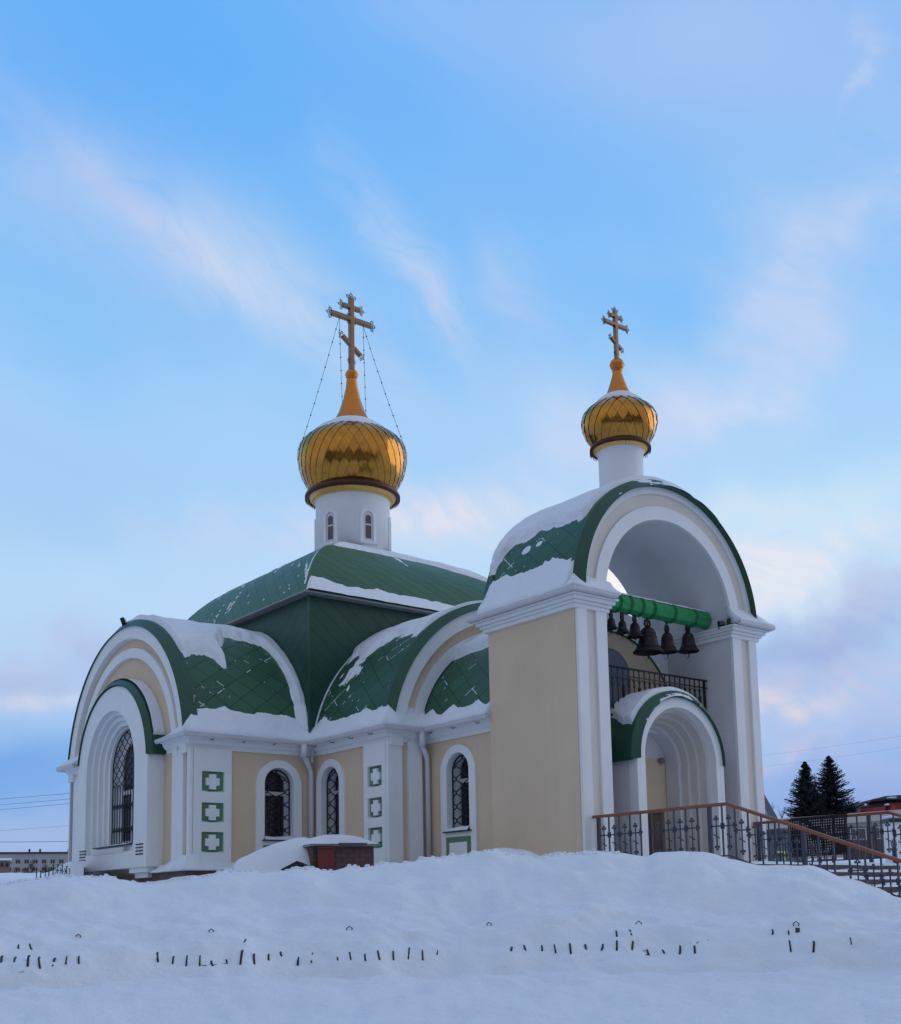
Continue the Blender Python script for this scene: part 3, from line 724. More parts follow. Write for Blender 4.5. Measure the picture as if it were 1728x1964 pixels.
shell(Sbar('X', YC, ZA, 3.72, XC+CQ, XR, .0, pi), 12, 40, lambda u, v, p: min(v, 1-v)-.15, .14, 'roof_snow', church)

# ---- snow lying on the skirt roofs above the gutters
sprof = [(.335, ZE+.012), (.35, ZE+.045), (.27, ZE+.16), (.12, ZE+.36), (-.04, ZE+.60), (-.20, ZE+.80), (-.34, ZE+.90), (-.50, ZE+.95), (-.5, ZE), (.2, ZE-.0)]
sweep([(XN, DT+.0), (XN, YF), (XF, YF), (XF, YT), (XL, YT), (XL, 9.32)], sprof, 'eave_snow', SNOW, church, noisy=.07, sub=26, taper=lambda q: 1 if q.y < YT+.05 or q.x > XL+.3 else max(.12, 1-(q.y-YT)/1.25), clampo=lambda q: (q.y > YT+.01 and q.x < XL+.01) or (q.y < YF+.01 and XF+.01 < q.x < XN-.01))
sret = [(.335, ZE+.012), (.35, ZE+.04), (.24, ZE+.13), (.08, ZE+.30), (-.02, ZE+.42), (-.05, ZE+.42), (-.05, ZE), (.2, ZE)]
sweep([(XL, 14.47), (XL, YC+A), (XL+3, YC+A)], sret, 'eave_snow', SNOW, church, noisy=.03, sub=10)

# ---- down pipes
def pipe(pts, r=.062):
    m = MB(); m.tube(pts, r, 10); p = P_('downpipe', m, PIPE)
    return p
pipe([(-1.30, 7.82, ZE-.06), (-1.30, 7.82, ZE-.36)], .075); pipe([(-1.30, 7.82, ZE-.30), (-1.05, 8.0, 4.92), (-.98, 8.03, 4.80), (-.98, 8.03, 2.3)])
pipe([(-.16, 4.72, ZE-.06), (-.16, 4.72, ZE-.40)], .07); pipe([(-.16, 4.74, ZE-.34), (.03, 4.82, 4.88), (.08, 4.86, 4.78), (.08, 4.86, 2.3)], .058)

# ================================================================== BELL TOWER
tow = [(0, Z0), (0, ZS-.1)]+[(XC-RO*cos(pi*i/60), ZS+RO*sin(pi*i/60)) for i in range(61)]+[(WT, ZS-.1), (WT, Z0), (XC+RI, Z0)]+[(XC+RI*cos(pi*i/60), ZS+RI*sin(pi*i/60)) for i in range(61)]+[(XC-RI, Z0)]
w = MB(); w.prism(tow, [], fY(0), 0, DT); P_('tower_body', w, INNER)
w = MB(); w.box((-.025, .0, 2.2), (0.0, DT, 7.26)); P_('tower_side_wall', w, YELLOW)
w = MB(); w.box((WT, .0, 2.2), (WT+.025, DT, 7.26)); P_('tower_side_wall', w, YELLOW)
ft = fY(0)
def towband(h0, h1, d, m, name):
    mb = MB(); mb.prism(archband(XC, h0, h1, 2.3, ZS, 60), [], ft, -d, .0); return P_(name, mb, m, bevel=.015)
towband(RI-.004, 2.20, .07, WHITE, 'arch_moulding'); towband(2.20, 2.46, .025, CREAM, 'arch_groove'); towband(2.46, 2.71, .075, WHITE, 'arch_moulding')
TE = .34
for (a, b, sg) in ((0, .80, -1), (WT-.80, WT, 1)):
    for i, (o, z0_, z1_) in enumerate([(.095, 7.20, 7.28), (.14, 7.28, 7.34), (.20, 7.34, 7.41), (.26, 7.41, 7.45)]):
        w = MB(); w.box((a-o if sg < 0 else a-o*.6, -o, z0_), (b+o*.6 if sg < 0 else b+o, DT+o, z1_)); P_('cornice', w, WHITE, bevel=.012)
def pathrect(sg):
    return [(.86, 0), (0, 0), (0, DT), (.8, DT)] if sg < 0 else [(WT, DT), (WT, 0), (WT-.84, 0)]
gp2 = [(o, z-ZE+7.52) for o, z in gprof]
sweep(pathrect(-1), gp2, 'gutter', GUTTER, church); sweep(pathrect(1), gp2, 'gutter', GUTTER, church)
w = MB(); w.box((WT-.90, -.10, 7.46), (WT-.60, -.02, 7.60)); P_('gutter_flashing', w, GTRIM)
# barrel roof with rim
barrel('Y', XC, ZS, 2.74, .02, DT+.12, -.02, pi+.02, 'barrel_roof', GREEN, church, 60)
band(ft, XC, ZS, 2.60, 2.77, -.20, .07, .02, pi-.02, 'roof_rim', GTRIM, church, 72, rimd=.16)
band(ft, XC, ZS, 2.58, 2.76, DT-.05, DT+.14, .0, pi, 'roof_rim', GTRIM, church, 48, rim=False)
def mtow(u, v, p):
    d = pi-v*pi
    e = pw([(.0, .72), (.06, .60), (.14, .64), (.28, .63), (.48, .67), (.56, .70), (.68, .61), (.85, .62), (.88, .56), (.92, .47), (.98, .39)], u)
    m1 = d-e+.02*fbm(u*6, d*6, 3)+.03*fbm(u*18, d*16, 5)
    m2 = (u-.90)*1.4+.09*fbm(u*12, d*9, 8)-.06 if d > .35 else -1
    m3 = .018-math.hypot((u-.62)*.8, d-.50)*.5; m4 = .012-math.hypot((u-.48)*.8, d-.52)*.5
    return max(m1, m2, m3, m4)
shell(Sbar('Y', XC, ZS, 2.74, .05, DT+.1, .0, pi), 70, 190, mtow, .14, 'roof_snow', church, soft=.12)
# snow patches on the front rim
def Srim(u, v):
    t = u*pi; r = 2.60+.16*v; n = Vector((cos(t)*.7, -.7, sin(t)*.7)); return Vector((XC+r*cos(t), -.215+.17*v, ZS+r*sin(t))), n
def mrim(u, v, p):
    a = .12-abs(u-.47)*1.0+.15*fbm(u*14, v*2, 4)-.16*(v > .5)*(u < .47); b = .1-abs(u-.36)*1.1-v*.13+.03*fbm(u*30, v*3)
    return max(a*.6, b*.6)
shell(Srim, 220, 8, mrim, .03, 'rim_snow', church, sink=.01, soft=.04)
# snow skirts on both piers
sk = [(.335, 7.53), (.35, 7.57), (.26, 7.70), (.10, 7.94), (-.02, 8.20), (-.12, 8.38), (-.30, 8.48), (-.45, 8.3), (-.4, 7.5), (.2, 7.5)]
sweep([(.02, -.02), (0.0, DT)], sk, 'eave_snow', SNOW, church, noisy=.05, sub=22)
skf = [(.335, 7.53), (.35, 7.56), (.24, 7.64), (.14, 7.74), (.05, 7.86), (.0, 7.88), (.0, 7.5), (.2, 7.5)]
sweep([(.95, 0), (0, 0), (0, .3)], skf, 'eave_snow', SNOW, church, noisy=.02, sub=14)
sweep([(WT, DT), (WT, 0), (WT-.86, 0)], skf, 'eave_snow', SNOW, church, noisy=.02, sub=14)
# gable of the room behind, inside the tunnel, with a niche
YG = 1.72
w = MB(); w.prism([(XC-1.91, 5.24), (XC+1.91, 5.24), (XC+1.91, 7.55)]+[(XC+1.91-3.82*i/20, 7.55+.42*sin(pi*i/20)) for i in range(1, 20)]+[(XC-1.91, 7.55)], [], fY(YG), .05, .25); P_('back_wall', w, WHITE)
w = MB(); w.prism([(XC-1.9, 5.25), (XC+1.9, 5.25), (XC+1.9, 6.1)]+[(XC+2.02*cos(t), 5.42+2.02*sin(t)) for t in [(.36+(pi-.72)*i/30) for i in range(31)]]+[(XC-1.9, 6.1)], [arch(XC+.0, .62, 5.3, 6.45, 20)], fY(YG), 0, .048); P_('inner_gable', w, YELLOW)
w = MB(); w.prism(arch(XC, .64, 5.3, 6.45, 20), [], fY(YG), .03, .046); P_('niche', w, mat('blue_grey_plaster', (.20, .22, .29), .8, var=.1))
barrel('Y', XC, 5.42, 2.04, YG-.02, YG+.04, .3, pi-.3, 'inner_roof_edge', GTRIM, church, 30)
w = MB(); w.box((XC-RI-.02, .75, 5.12), (XC+RI+.02, DT, 5.24)); P_('balcony_floor', w, INNER)
w = MB(); w.box((XC-RI-.02, .73, 5.10), (XC+RI+.02, .80, 5.26)); P_('balcony_floor', w, WHITE)
# balcony balustrade
bal = MB().tube([(XC-RI, .65, 6.36), (XC+RI-.04, .65, 6.36)], .022, 8).build('balcony_railing', BLACK, church)
b = MB(); b.bar((XC-RI, .65, 6.20), (XC+RI-.04, .65, 6.20), .022); b.build('rail', BLACK, bal)
b = MB(); b.bar((XC-RI, .65, 5.36), (XC+RI-.04, .65, 5.36), .03); b.build('rail', BLACK, bal)
for k in range(24):
    x = XC-RI+.06+k*.158; b = MB(); b.bar((x, .65, 5.28), (x, .65, 6.36), .020 if k < 23 else .045)
    def leafy(z, s_):
        b.tube([(x-.05*s_, .65, z+.035*s_), (x, .64, z), (x+.05*s_, .65, z+.035*s_)], [.006, .014, .006], 5); b.tube([(x-.04*s_, .65, z-.03*s_), (x, .64, z), (x+.04*s_, .65, z-.03*s_)], [.006, .013, .006], 5)
    if k % 3 == 1: b.tube([(x, .65, 6.02), (x, .65, 5.98), (x, .65, 5.78), (x, .65, 5.74)], [.012, .038, .034, .01], 7); leafy(5.72, 1.1)
    else: leafy(6.0, 1)
    leafy(5.5, .8)
    b.build('baluster', BLACK, bal)
    if k < 23:
        a = MB(); a.tube([(x+.079-.066*cos(pi*i/8), .65, 6.05+.10*sin(pi*i/8)) for i in range(9)], .009, 5); a.build('scroll', BLACK, bal)

# ---- small porch inside the arch
YP = -.15; RP = 1.30; ZPp = 4.42; fq = fY(YP)
w = MB(); w.prism(archband(XC, 1.07, RP, 2.2, ZPp, 40), [], fq, 0, .22); porch = P_('porch', w, WHITE, bevel=.015)
w = MB(); w.box((XC-RP, YP+.22, 2.2), (XC-RP+.15, DT, ZPp)); w.build('porch_wall', INNER, porch)
w = MB(); w.box((XC+RP-.15, YP+.22, 2.2), (XC+RP, DT, ZPp)); w.build('porch_wall', INNER, porch)
for i, (r, d) in enumerate([(1.00, .20), (.92, .38), (.84, .56), (.76, .74)]):
    w = MB(); w.prism(archband(XC, r-.01, 1.16, 2.2, ZPp, 36), [], fq, d, d+.185 if i < 3 else d+.36); w.build('porch_step', PORCHC if i < 3 else INNER, porch, bevel=.03)
w = MB(); w.box((XC-1.14, .962, 2.2), (XC+1.16, 1.02, 4.60)); w.build('porch_back_wall', YELLOW, porch)
w = MB(); w.box((XC-1.14, .955, 4.60), (XC+1.16, 1.02, 5.5)); w.build('porch_lintel', INNER, porch)
w = MB(); w.box((XC-.30, .92, 2.2), (XC+.62, .961, 3.50)); dr = w.build('door', mat('brown_door', (.10, .05, .035), .5, var=.3), porch, bevel=.01)
for dx_ in (-.22, .18):
    w = MB(); w.box((XC+dx_, .905, 2.35), (XC+dx_+.33, .919, 3.40)); w.build('door_panel', mat('brown_door_panel', (.14, .075, .05), .5), porch)
_d = ray(1269, 1459); _t = (.90-CAM.y)/_d.y; w = MB(); w.sphere(CAM+_d*_t, .07); w.build('porch_lamp', mat('unlit_globe', (.22, .17, .13), .3), porch)
barrel('Y', XC, ZPp, RP+.10, YP+.05, DT-.8, -.05, pi+.05, 'porch_roof', GTRIM, porch, 40)
band(fq, XC, ZPp, RP-.03, RP+.12, -.06, .14, -.03, pi+.03, 'porch_roof_rim', GTRIM, porch, 48, rimd=.10)
def mporch(u, v, p):
    d = pi-v*pi; e = pw([(0, .50), (.2, .50), (.5, .56), (1, .70)], u); return d-e+.04*fbm(u*4, d*4, 6) if d < 2.6 else .1
shell(Sbar('Y', XC, ZPp, RP+.10, YP+.12, .75, .0, pi), 40, 100, mporch, .12, 'porch_snow', porch, soft=.10)
def Sprim(u, v):
    t = u*pi; r = RP-.03+.15*v; return Vector((XC+r*cos(t), YP-.075+.12*v, ZPp+r*sin(t))), Vector((cos(t)*.6, -.75, sin(t)*.6))
shell(Sprim, 160, 8, lambda u, v, p: .05-abs(u-.52)*.22-v*.09+.06*fbm(u*12, v*3, 5), .035, 'rim_snow', porch, sink=.01, soft=.04)
# ---- bell beam
bx0, bx1, by, bz = XC-RI, XC+RI-.05, .62, 7.70
m = MB(); m.tube([(bx0, by, bz), (bx1, by, bz)], .195, 8, smooth=False); beam = P_('bell_beam', m, BEAM, bevel=.012)
SX = lambda px: (lambda d: CAM.x+(d.x)*((by-CAM.y)/d.y))(ray(px, 1190))
for px in (1181, 1202, 1224, 1246, 1285, 1325):
    for o in (-.022, .022):
        x = SX(px)+o; m = MB(); m.tube([(x, by+.209*cos(2*pi*k/8), bz+.209*sin(2*pi*k/8)) for k in range(8)], .011, 5, closed=True, smooth=False); m.build('clamp', BEAMD, beam)
V = []; n = 40
for i in range(n+1):
    x = bx0+(bx1-.02-bx0)*i/n; h = .022+.02*nz3(x*3, 0)
    V += [(x, by-.11, bz+.165), (x, by-.05, bz+.195+h), (x, by+.05, bz+.195+h), (x, by+.11, bz+.165)]
MB().add(V, [(4*i+k, 4*i+4+k, 4*i+5+k, 4*i+1+k) for i in range(n) for k in range(3)], smooth=True).build('beam_snow', SNOW, beam)
# ---- bells (hanging things of their own)
def bell(px, mouth_py, r, h, label):
    x = SX(px); dd = ray(px, mouth_py); zm = CAM.z+dd.z*((by-CAM.y)/dd.y); top = bz-.17
    t = thing('bell', (x, by, zm), label, 'bell', 'bells hanging from the green beam')
    prof = [(r*.93, zm+.0), (r, zm+.015), (r*.97, zm+h*.06), (r*.80, zm+h*.16), (r*.66, zm+h*.33), (r*.57, zm+h*.55), (r*.52, zm+h*.74), (r*.46, zm+h*.86), (r*.30, zm+h*.95), (r*.12, zm+h)]
    inn = [(q*.88, z-.01 if i else z) for i, (q, z) in enumerate(prof)][::-1]
    m = MB(); m.lathe(prof, (x, by, 0), 32); m.lathe(inn, (x, by, 0), 32)
    for zz_, q in ((zm+h*.20, .775), (zm+h*.60, .565), (zm+h*.72, .535)): m.tube([(x+r*q*cos(2*pi*i/24), by+r*q*sin(2*pi*i/24), zz_) for i in range(24)], .006+.01*r, 5, closed=True)
    m.build('bell_body', BRONZE, t)
    m = MB(); zc_ = zm+h
    for s_ in (-1, 1): m.tube([(x+s_*r*.12, by, zc_-.01), (x+s_*r*.26, by, zc_+.05), (x+s_*r*.2, by, min(top, zc_+.12)), (x+s_*.02, by, min(top+.03, zc_+.14))], .02+.02*r, 6)
    m.tube([(x, by, zc_), (x, by, top+.04)], .022, 6); m.build('hanger', BLACK, t)
    m = MB(); m.tube([(x, by, zm+h*.8), (x-.01, by-.01, zm-.02)], .012, 6); m.sphere((x-.01, by-.01, zm-.03), .022+.05*r, 10, 8); m.tube([(x-.01, by-.01, zm-.05), (x-.03, by-.02, zm-.11-.1*r)], .008, 5); m.build('clapper', BLACK, t)
    m = MB(); m.tube([(x-.02, by-.01, zm-.08), (x-.18, by-.1, zm-.20), (x-.5, by-.3, zm-.16)], .004, 4); m.build('rope', BLACK, t)
bell(1172, 1206, .135, .24, 'smallest dark bell at the left end of the green beam, half behind the tower pier')
bell(1193, 1214, .145, .27, 'second small dark bell from the left under the green beam')
bell(1217, 1222, .18, .32, 'third bell from the left, small and partly in front of the biggest bell')
bell(1241, 1252, .325, .56, 'biggest dark bronze bell, under the middle of the green beam')
bell(1278, 1251, .225, .44, 'medium dark bell directly right of the biggest bell')
bell(1318, 1250, .235, .44, 'dark bell at the right end of the row, standing free of the others')
# floodlights
def flood(p, yaw, label, s_=.16):
    p = Vector(p); t = thing('floodlight', p, label, 'floodlight', 'black floodlights fixed to the church')
    ax = Vector((cos(yaw), sin(yaw), 0)); ay = Vector((-sin(yaw), cos(yaw), -.35)).normalized(); az_ = ax.cross(ay)
    m = MB(); m.obox(p+Vector((0, 0, s_)), ax, ay, az_, s_*.75, s_*.35, s_*.6); m.build('housing', BLACK, t, bevel=.01)
    m = MB(); m.obox(p+Vector((0, 0, s_))-ay*(s_*.37), ax, ay, az_, s_*.62, .006, s_*.48); m.build('lens', GLASS2, t)
    m = MB(); m.tube([p+ax*s_*.8+Vector((0, 0, s_)), p+ax*s_*.8, p-ax*s_*.8, p-ax*s_*.8+Vector((0, 0, s_))], .012, 5); m.build('bracket', BLACK, t)
flood((XC+RI-.12, .12, 7.42), -.3, 'black floodlight on the inner right wall of the arch, right of the green beam', .10)
flood((XL-.02, YC+.30, ZA+3.70), .9, 'black floodlight standing on top of the left gable rim', .14)

# ================================================================== DRUMS AND DOMES
def onion(c, prof, z_ball, r_ball, ncol, name, root_name, spire_from, brim, snow_r):
    """tiled onion dome: dark under-layer, overlapping diamond sheets, coppery spire, ball"""
    dome = MB().lathe([(max(r-.012, .01), z) for r, z in prof], c, 64).build('onion_dome', GOLDD, church)
    # arc-length resample of the bulb part
    bulb = [p for p in prof if p[1] <= spire_from+.001]; L = [0]
    for a, b in zip(bulb, bulb[1:]): L.append(L[-1]+math.hypot(b[0]-a[0], b[1]-a[1]))
    def rz(s_):
        s_ = max(0, min(L[-1], s_))
        for i in range(len(L)-1):
            if s_ <= L[i+1]+1e-9:
                f = (s_-L[i])/(L[i+1]-L[i]); f2 = f
                p0 = bulb[max(0, i-1)]; p1 = bulb[i]; p2 = bulb[i+1]; p3 = bulb[min(len(bulb)-1, i+2)]
                q = lambda k: .5*((2*p1[k])+(-p0[k]+p2[k])*f2+(2*p0[k]-5*p1[k]+4*p2[k]-p3[k])*f2*f2+(-p0[k]+3*p1[k]-3*p2[k]+p3[k])*f2**3)
                return q(0), q(1)
    nr = max(8, int(round(L[-1]/(2*pi*max(r for r, z in bulb)/ncol)*1.25)))*1; hs = L[-1]/nr; mb = MB(); rnd = random.Random(3)
    def pt(s_, a, o=0.0):
        r, z = rz(s_); r += o; return Vector((c[0]+r*cos(a), c[1]+r*sin(a), z))
    for i in range(-1, nr):
        for j in range(ncol):
            off = .5 if i % 2 else 0; a = 2*pi*(j+off)/ncol; da = pi/ncol*.975
            b_, t_ = i*hs, (i+2)*hs
            q_ = lambda: rnd.uniform(-.006, .006)
            B, T, Lf, Rt = pt(max(0, b_), a, .024+q_()), pt(min(L[-1], t_), a, .0+q_()*.5), pt((b_+t_)/2, a-da, .006+q_()), pt((b_+t_)/2, a+da, .006+q_())
            jit = Vector((rnd.uniform(-1, 1), rnd.uniform(-1, 1), rnd.uniform(-1, 1)))*.007
            n = 4; V = []
            for u in range(n+1):
                for v in range(n+1):
                    fu, fv = u/n, v/n; flat = B*(1-fu)*(1-fv)+Rt*fu*(1-fv)+Lf*(1-fu)*fv+T*fu*fv
                    ss = b_+hs*(fu+fv); aa = a+da*(fu-fv); cur = pt(ss, aa, .024*(1-(fu+fv)/2))
                    q = flat*.3+cur*.7+jit*(1-abs(fu-.5)*2)*(1-abs(fv-.5)*2)
                    V.append(q)
            mb.add(V, [(u*(n+1)+v, (u+1)*(n+1)+v, (u+1)*(n+1)+v+1, u*(n+1)+v+1) for u in range(n) for v in range(n)], smooth=True)
    mb.build('gold_tiles', GOLD, dome, recalc=False)
    sp = [p for p in prof if p[1] >= spire_from-.02]
    m = MB(); m.lathe([(r+.006, z) for r, z in sp], c, 18, smooth=False); m.build('spire', GOLDC, dome)
    m = MB(); m.sphere((c[0], c[1], z_ball), r_ball, 24, 14); m.tube([(c[0]+r_ball*1.0*cos(2*pi*i/24), c[1]+r_ball*1.0*sin(2*pi*i/24), z_ball) for i in range(24)], .012, 5, closed=True); m.lathe([(r_ball*.75, z_ball-r_ball*.95), (r_ball*.8, z_ball-r_ball*.75)], c, 20); m.build('ball', GOLDC, dome)
    # snow lying on the shoulder
    def Ss(u, v):
        s_ = L[-1]*(snow_r[0]+(1-snow_r[0])*v); a = 2*pi*u; r, z = rz(s_); r2, z2 = rz(s_+.02); t_ = Vector((r2-r, 0, z2-z)).normalized() if s_ < L[-1]-.03 else Vector((-.6, 0, .8))
        n = Vector((t_.z*cos(a), t_.z*sin(a), -t_.x)); return pt(s_, a, .012), n
    shell(Ss, 120, 16, lambda u, v, p: snow_r[1]*(v-.38)+.12*fbm(u*12, v*3, 2)+snow_r[2]*cos(2*pi*u-snow_r[3]), .05, 'dome_snow', dome, sink=.01, soft=.2, closeu=False)
    return dome
camdir = math.atan2(CAM.y-YC, CAM.x-XC)
prof1 = [(1.16, 13.50), (1.24, 13.60), (1.36, 13.78), (1.47, 14.0), (1.55, 14.28), (1.585, 14.58), (1.545, 14.84), (1.41, 15.04), (1.14, 15.25), (.86, 15.42), (.66, 15.56), (.52, 15.70), (.385, 15.96), (.26, 16.34), (.175, 16.72), (.15, 16.98)]
cM = (XC, YC, 0)
drum = MB().lathe([(1.07, 11.0), (1.07, 13.15), (1.10, 13.25), (1.10, 13.38)], cM, 64, cap=True).build('drum', WHITE, church)
dome = onion(cM, prof1, 17.14, .185, 34, 'main', 'd', 15.56, None, (.66, .75, .09, camdir-.7))
m = MB(); m.lathe([(1.09, 13.20), (1.13, 13.22), (1.26, 13.34), (1.30, 13.37)], cM, 64); m.build('gold_cove', mat('yellow_gold', (.80, .48, .13), .4, .6), dome)
m = MB(); m.lathe([(1.28, 13.31), (1.37, 13.33), (1.38, 13.40), (1.34, 13.47), (1.20, 13.53), (1.12, 13.56)], cM, 64); m.build('dome_brim', COPPER, dome)
m = MB()
for k in range(96):
    a = 2*pi*k/96; h = .03+.05*random.random(); x, y = XC+1.365*cos(a), YC+1.365*sin(a); m.tube([(x, y, 13.33), (x, y, 13.33-h)], [.014, .003], 4)
m.build('brim_fringe', COPPER, dome)
m = MB()
for k in range(80):
    a = 2*pi*k/80; x, y = XC+1.15*cos(a), YC+1.15*sin(a); m.tube([(x*1, y, 13.25), (x, y, 13.20)], [.016, .004], 4)
m.build('cove_fringe', mat('yellow_gold', (.8, .48, .13), .4, .6), dome)
for k in range(6):
    a = camdir+math.radians(24)-k*pi/3
    ca, sa = cos(a), sin(a); tx, ty = -sa, ca
    def fd(u, v, w, ca=ca, sa=sa, tx=tx, ty=ty):
        rr = math.sqrt(max(0, 1.07**2-u*u))-w; return (XC+ca*rr+tx*u, YC+sa*rr+ty*u, v)
    wnd = MB().prism(arch(0, .24, 11.72, 12.52, 18), [arch(0, .15, 11.80, 12.50, 16)], fd, -.035, .03).build('drum_window', WHITE, drum)
    m = MB(); m.prism(arch(0, .15, 11.80, 12.50, 16), [], fd, -.004, .02); m.build('window_frame', UPVC, drum)
    m = MB(); m.prism([(-.085, 11.86), (.085, 11.86), (.085, 12.24), (-.085, 12.24)], [], fd, -.010, -.002); m.prism(arch(0, .085, 12.29, 12.46, 12), [], fd, -.010, -.002); m.build('pane', GLASS2, drum)
    m = MB(); m.prism([(-.26, 11.69), (.26, 11.69), (.26, 11.72), (-.26, 11.72)], [], fd, -.07, .0); m.build('sill', GUTTER, drum)
# small dome over the tower
YS = 1.182; cS = (XC, YS, 0)
prof2 = [(.57, 11.42), (.62, 11.50), (.70, 11.60), (.77, 11.74), (.81, 11.90), (.82, 12.02), (.80, 12.12), (.735, 12.22), (.58, 12.35), (.43, 12.44), (.32, 12.53), (.23, 12.70), (.16, 12.90), (.105, 13.09), (.09, 13.20)]
drum2 = MB().lathe([(.56, 9.9), (.53, 10.15), (.495, 10.42), (.48, 10.6), (.48, 11.15), (.50, 11.25), (.55, 11.36)], cS, 48, cap=True).build('drum', WHITE, church)
cam2 = math.atan2(CAM.y-YS, CAM.x-XC)
dome2 = onion(cS, prof2, 13.32, .155, 22, 'small', 'd', 12.53, None, (.68, .72, .02, cam2-.3))
m = MB(); m.lathe([(.50, 11.28), (.52, 11.29), (.60, 11.36), (.62, 11.38)], cS, 48); m.build('gold_cove', mat('yellow_gold', (.8, .48, .13), .4, .6), dome2)
m = MB(); m.lathe([(.61, 11.34), (.66, 11.35), (.665, 11.40), (.64, 11.44), (.56, 11.47)], cS, 48); m.build('dome_brim', COPPER, dome2)
m = MB()
for k in range(60):
    a = 2*pi*k/60; h = .03+.06*random.random(); x, y = XC+.655*cos(a), YS+.655*sin(a); m.tube([(x, y, 11.35), (x, y, 11.35-h)], [.012, .003], 4)
m.build('brim_fringe', COPPER, dome2)

# ---- crosses
def orthodox(c, z0, z1, zmain, hm, zup, hu, zlo, hl, slope, th, dome):
    x, y = c[0], c[1]
    m = MB(); m.bar((x, y, z0), (x, y, z1), th, th, up=(0, 1, 0)); m.bar((x-hm, y, zmain), (x+hm, y, zmain), th*.94, th*.96); m.bar((x-hu, y, zup), (x+hu, y, zup), th*.9, th*.85); m.bar((x-hl, y, zlo+slope), (x+hl, y, zlo-slope), th*.86, th*.8)
    cr = m.build('cross', CROSSM, dome, bevel=th*.12)
    FM = mat('tarnished_gold', (.16, .10, .07), .5, .6)
    def curl(px_, pz, ax, az_, s_):
        f = MB()
        # little fan of rings and spikes beyond a bar end, pointing along (ax, az_)
        for o in (-1, 0, 1):
            a = math.atan2(az_, ax)+o*1.05; cx_, cz = px_+cos(a)*s_*.95, pz+sin(a)*s_*.95
            f.tube([(cx_+s_*.38*cos(2*pi*i/10), y, cz+s_*.38*sin(2*pi*i/10)) for i in range(10)], s_*.09, 5, closed=True)
            f.tube([(px_+cos(a)*s_*.4, y, pz+sin(a)*s_*.4), (px_+cos(a)*s_*1.9, y, pz+sin(a)*s_*1.9)], [s_*.1, s_*.02], 4)
        f.build('filigree', FM, dome)
    s_ = th*.62
    for sg in (-1, 1):
        curl(x+sg*(hm-th*.2), zmain, sg, 0, s_*1.5); curl(x+sg*(hu-th*.1), zup, sg, 0, s_*1.3); curl(x+sg*hl, zlo-sg*slope, sg, -sg*.5 if sg > 0 else .5, s_*1.1)
        for dz in (-1, 1): curl(x+sg*th*.5, zmain+dz*th*.5, sg, dz, s_*.8)
        curl(x+sg*th*.5, z0+th*2.2, sg, 0, s_*.7)
    curl(x, z1-th*.2, 0, 1, s_*1.5)
    return cr
cr1 = orthodox((XC, YC), 17.25, 19.54, 18.88, .70, 19.25, .31, 18.05, .32, .23, .145, dome)
orthodox((XC, YS), 13.40, 14.58, 14.26, .34, 14.45, .17, 13.82, .16, .10, .085, dome2)
for (sx, ex, ey) in ((-1, -1, 1), (-1, -1, -1), (1, 1, -1), (1, 1, 1)):
    p0 = Vector((XC+sx*.42, YC, 18.81)); p1 = Vector((XC+ex*1.08, YC+ey*1.08, 15.12))
    if (ex, ey) in ((-1, 1), (1, -1)):
        dd = Vector((-R2.x, -R2.y, 0))*(1 if ex < 0 else -1); p1 = Vector((XC, YC, 15.0))+dd*1.50
    else:
        dd = Vector((F.x, F.y, 0)).normalized(); p1 = Vector((XC, YC, 15.3))+dd*1.25+Vector((R2.x, R2.y, 0))*(.35*sx)
    m = MB(); pts = [p0.lerp(p1, i/12)+Vector((0, 0, -.10*sin(pi*i/12))) for i in range(13)]; m.tube(pts, .0065, 5)
    for i in range(10):
        t_ = (i+.9)/10.6; k = int(t_*12); q = pts[k].lerp(pts[min(12, k+1)], t_*12-k); m.sphere(q, .023, 8, 6)
    m.build('stay_chain', CHAIN, dome)

# ================================================================== LANDING, STEPS, RAILINGS
LX0, LX1, LY = .10, 5.25, -3.25
steps_t = thing('entrance_steps', (2.7, -3, 1.0), 'wide brown entrance steps with snow on the treads, in front of the arch', 'steps')
w = MB(); w.box((LX0, LY, .4), (LX1, -.06, 2.20)); w.build('landing', STEP, steps_t)
NS, RISE, RUN = 10, .14, .40
for i in range(NS):
    w = MB(); y1_ = LY-RUN*i; z = 2.20-RISE*(i+1)
    w.box((LX0, y1_-RUN, .2), (LX1, y1_-.002, z)); w.build('step', STEP, steps_t)
    n = 40; V = []
    for k in range(n+1):
        x = LX0+.02+(LX1-LX0-.04)*k/n; h = .045+.03*nz3(x*1.5, i*3.1)
        V += [(x, y1_-RUN+.015+.02*nz3(x*3, i), z+.002), (x, y1_-RUN+.06, z+h*.8), (x, y1_-RUN*.5, z+h), (x, y1_-.005, z+h*1.5)]
    MB().add(V, [(4*k+j, 4*k+4+j, 4*k+5+j, 4*k+1+j) for k in range(n) for j in range(3)], smooth=True).build('tread_snow', SNOW, steps_t)
V = []
for i in range(41):
    for j in range(25):
        x = LX0+.01+(LX1-LX0-.02)*i/40; y = LY+.01+(-.10-LY)*j/24; V.append((x, y, 2.205+(.05+.04*fbm(x, y))*(0 if j == 0 else 1)))
MB().add(V, [(i*25+j, (i+1)*25+j, (i+1)*25+j+1, i*25+j+1) for i in range(40) for j in range(24)], smooth=True).build('landing_snow', SNOW, steps_t)

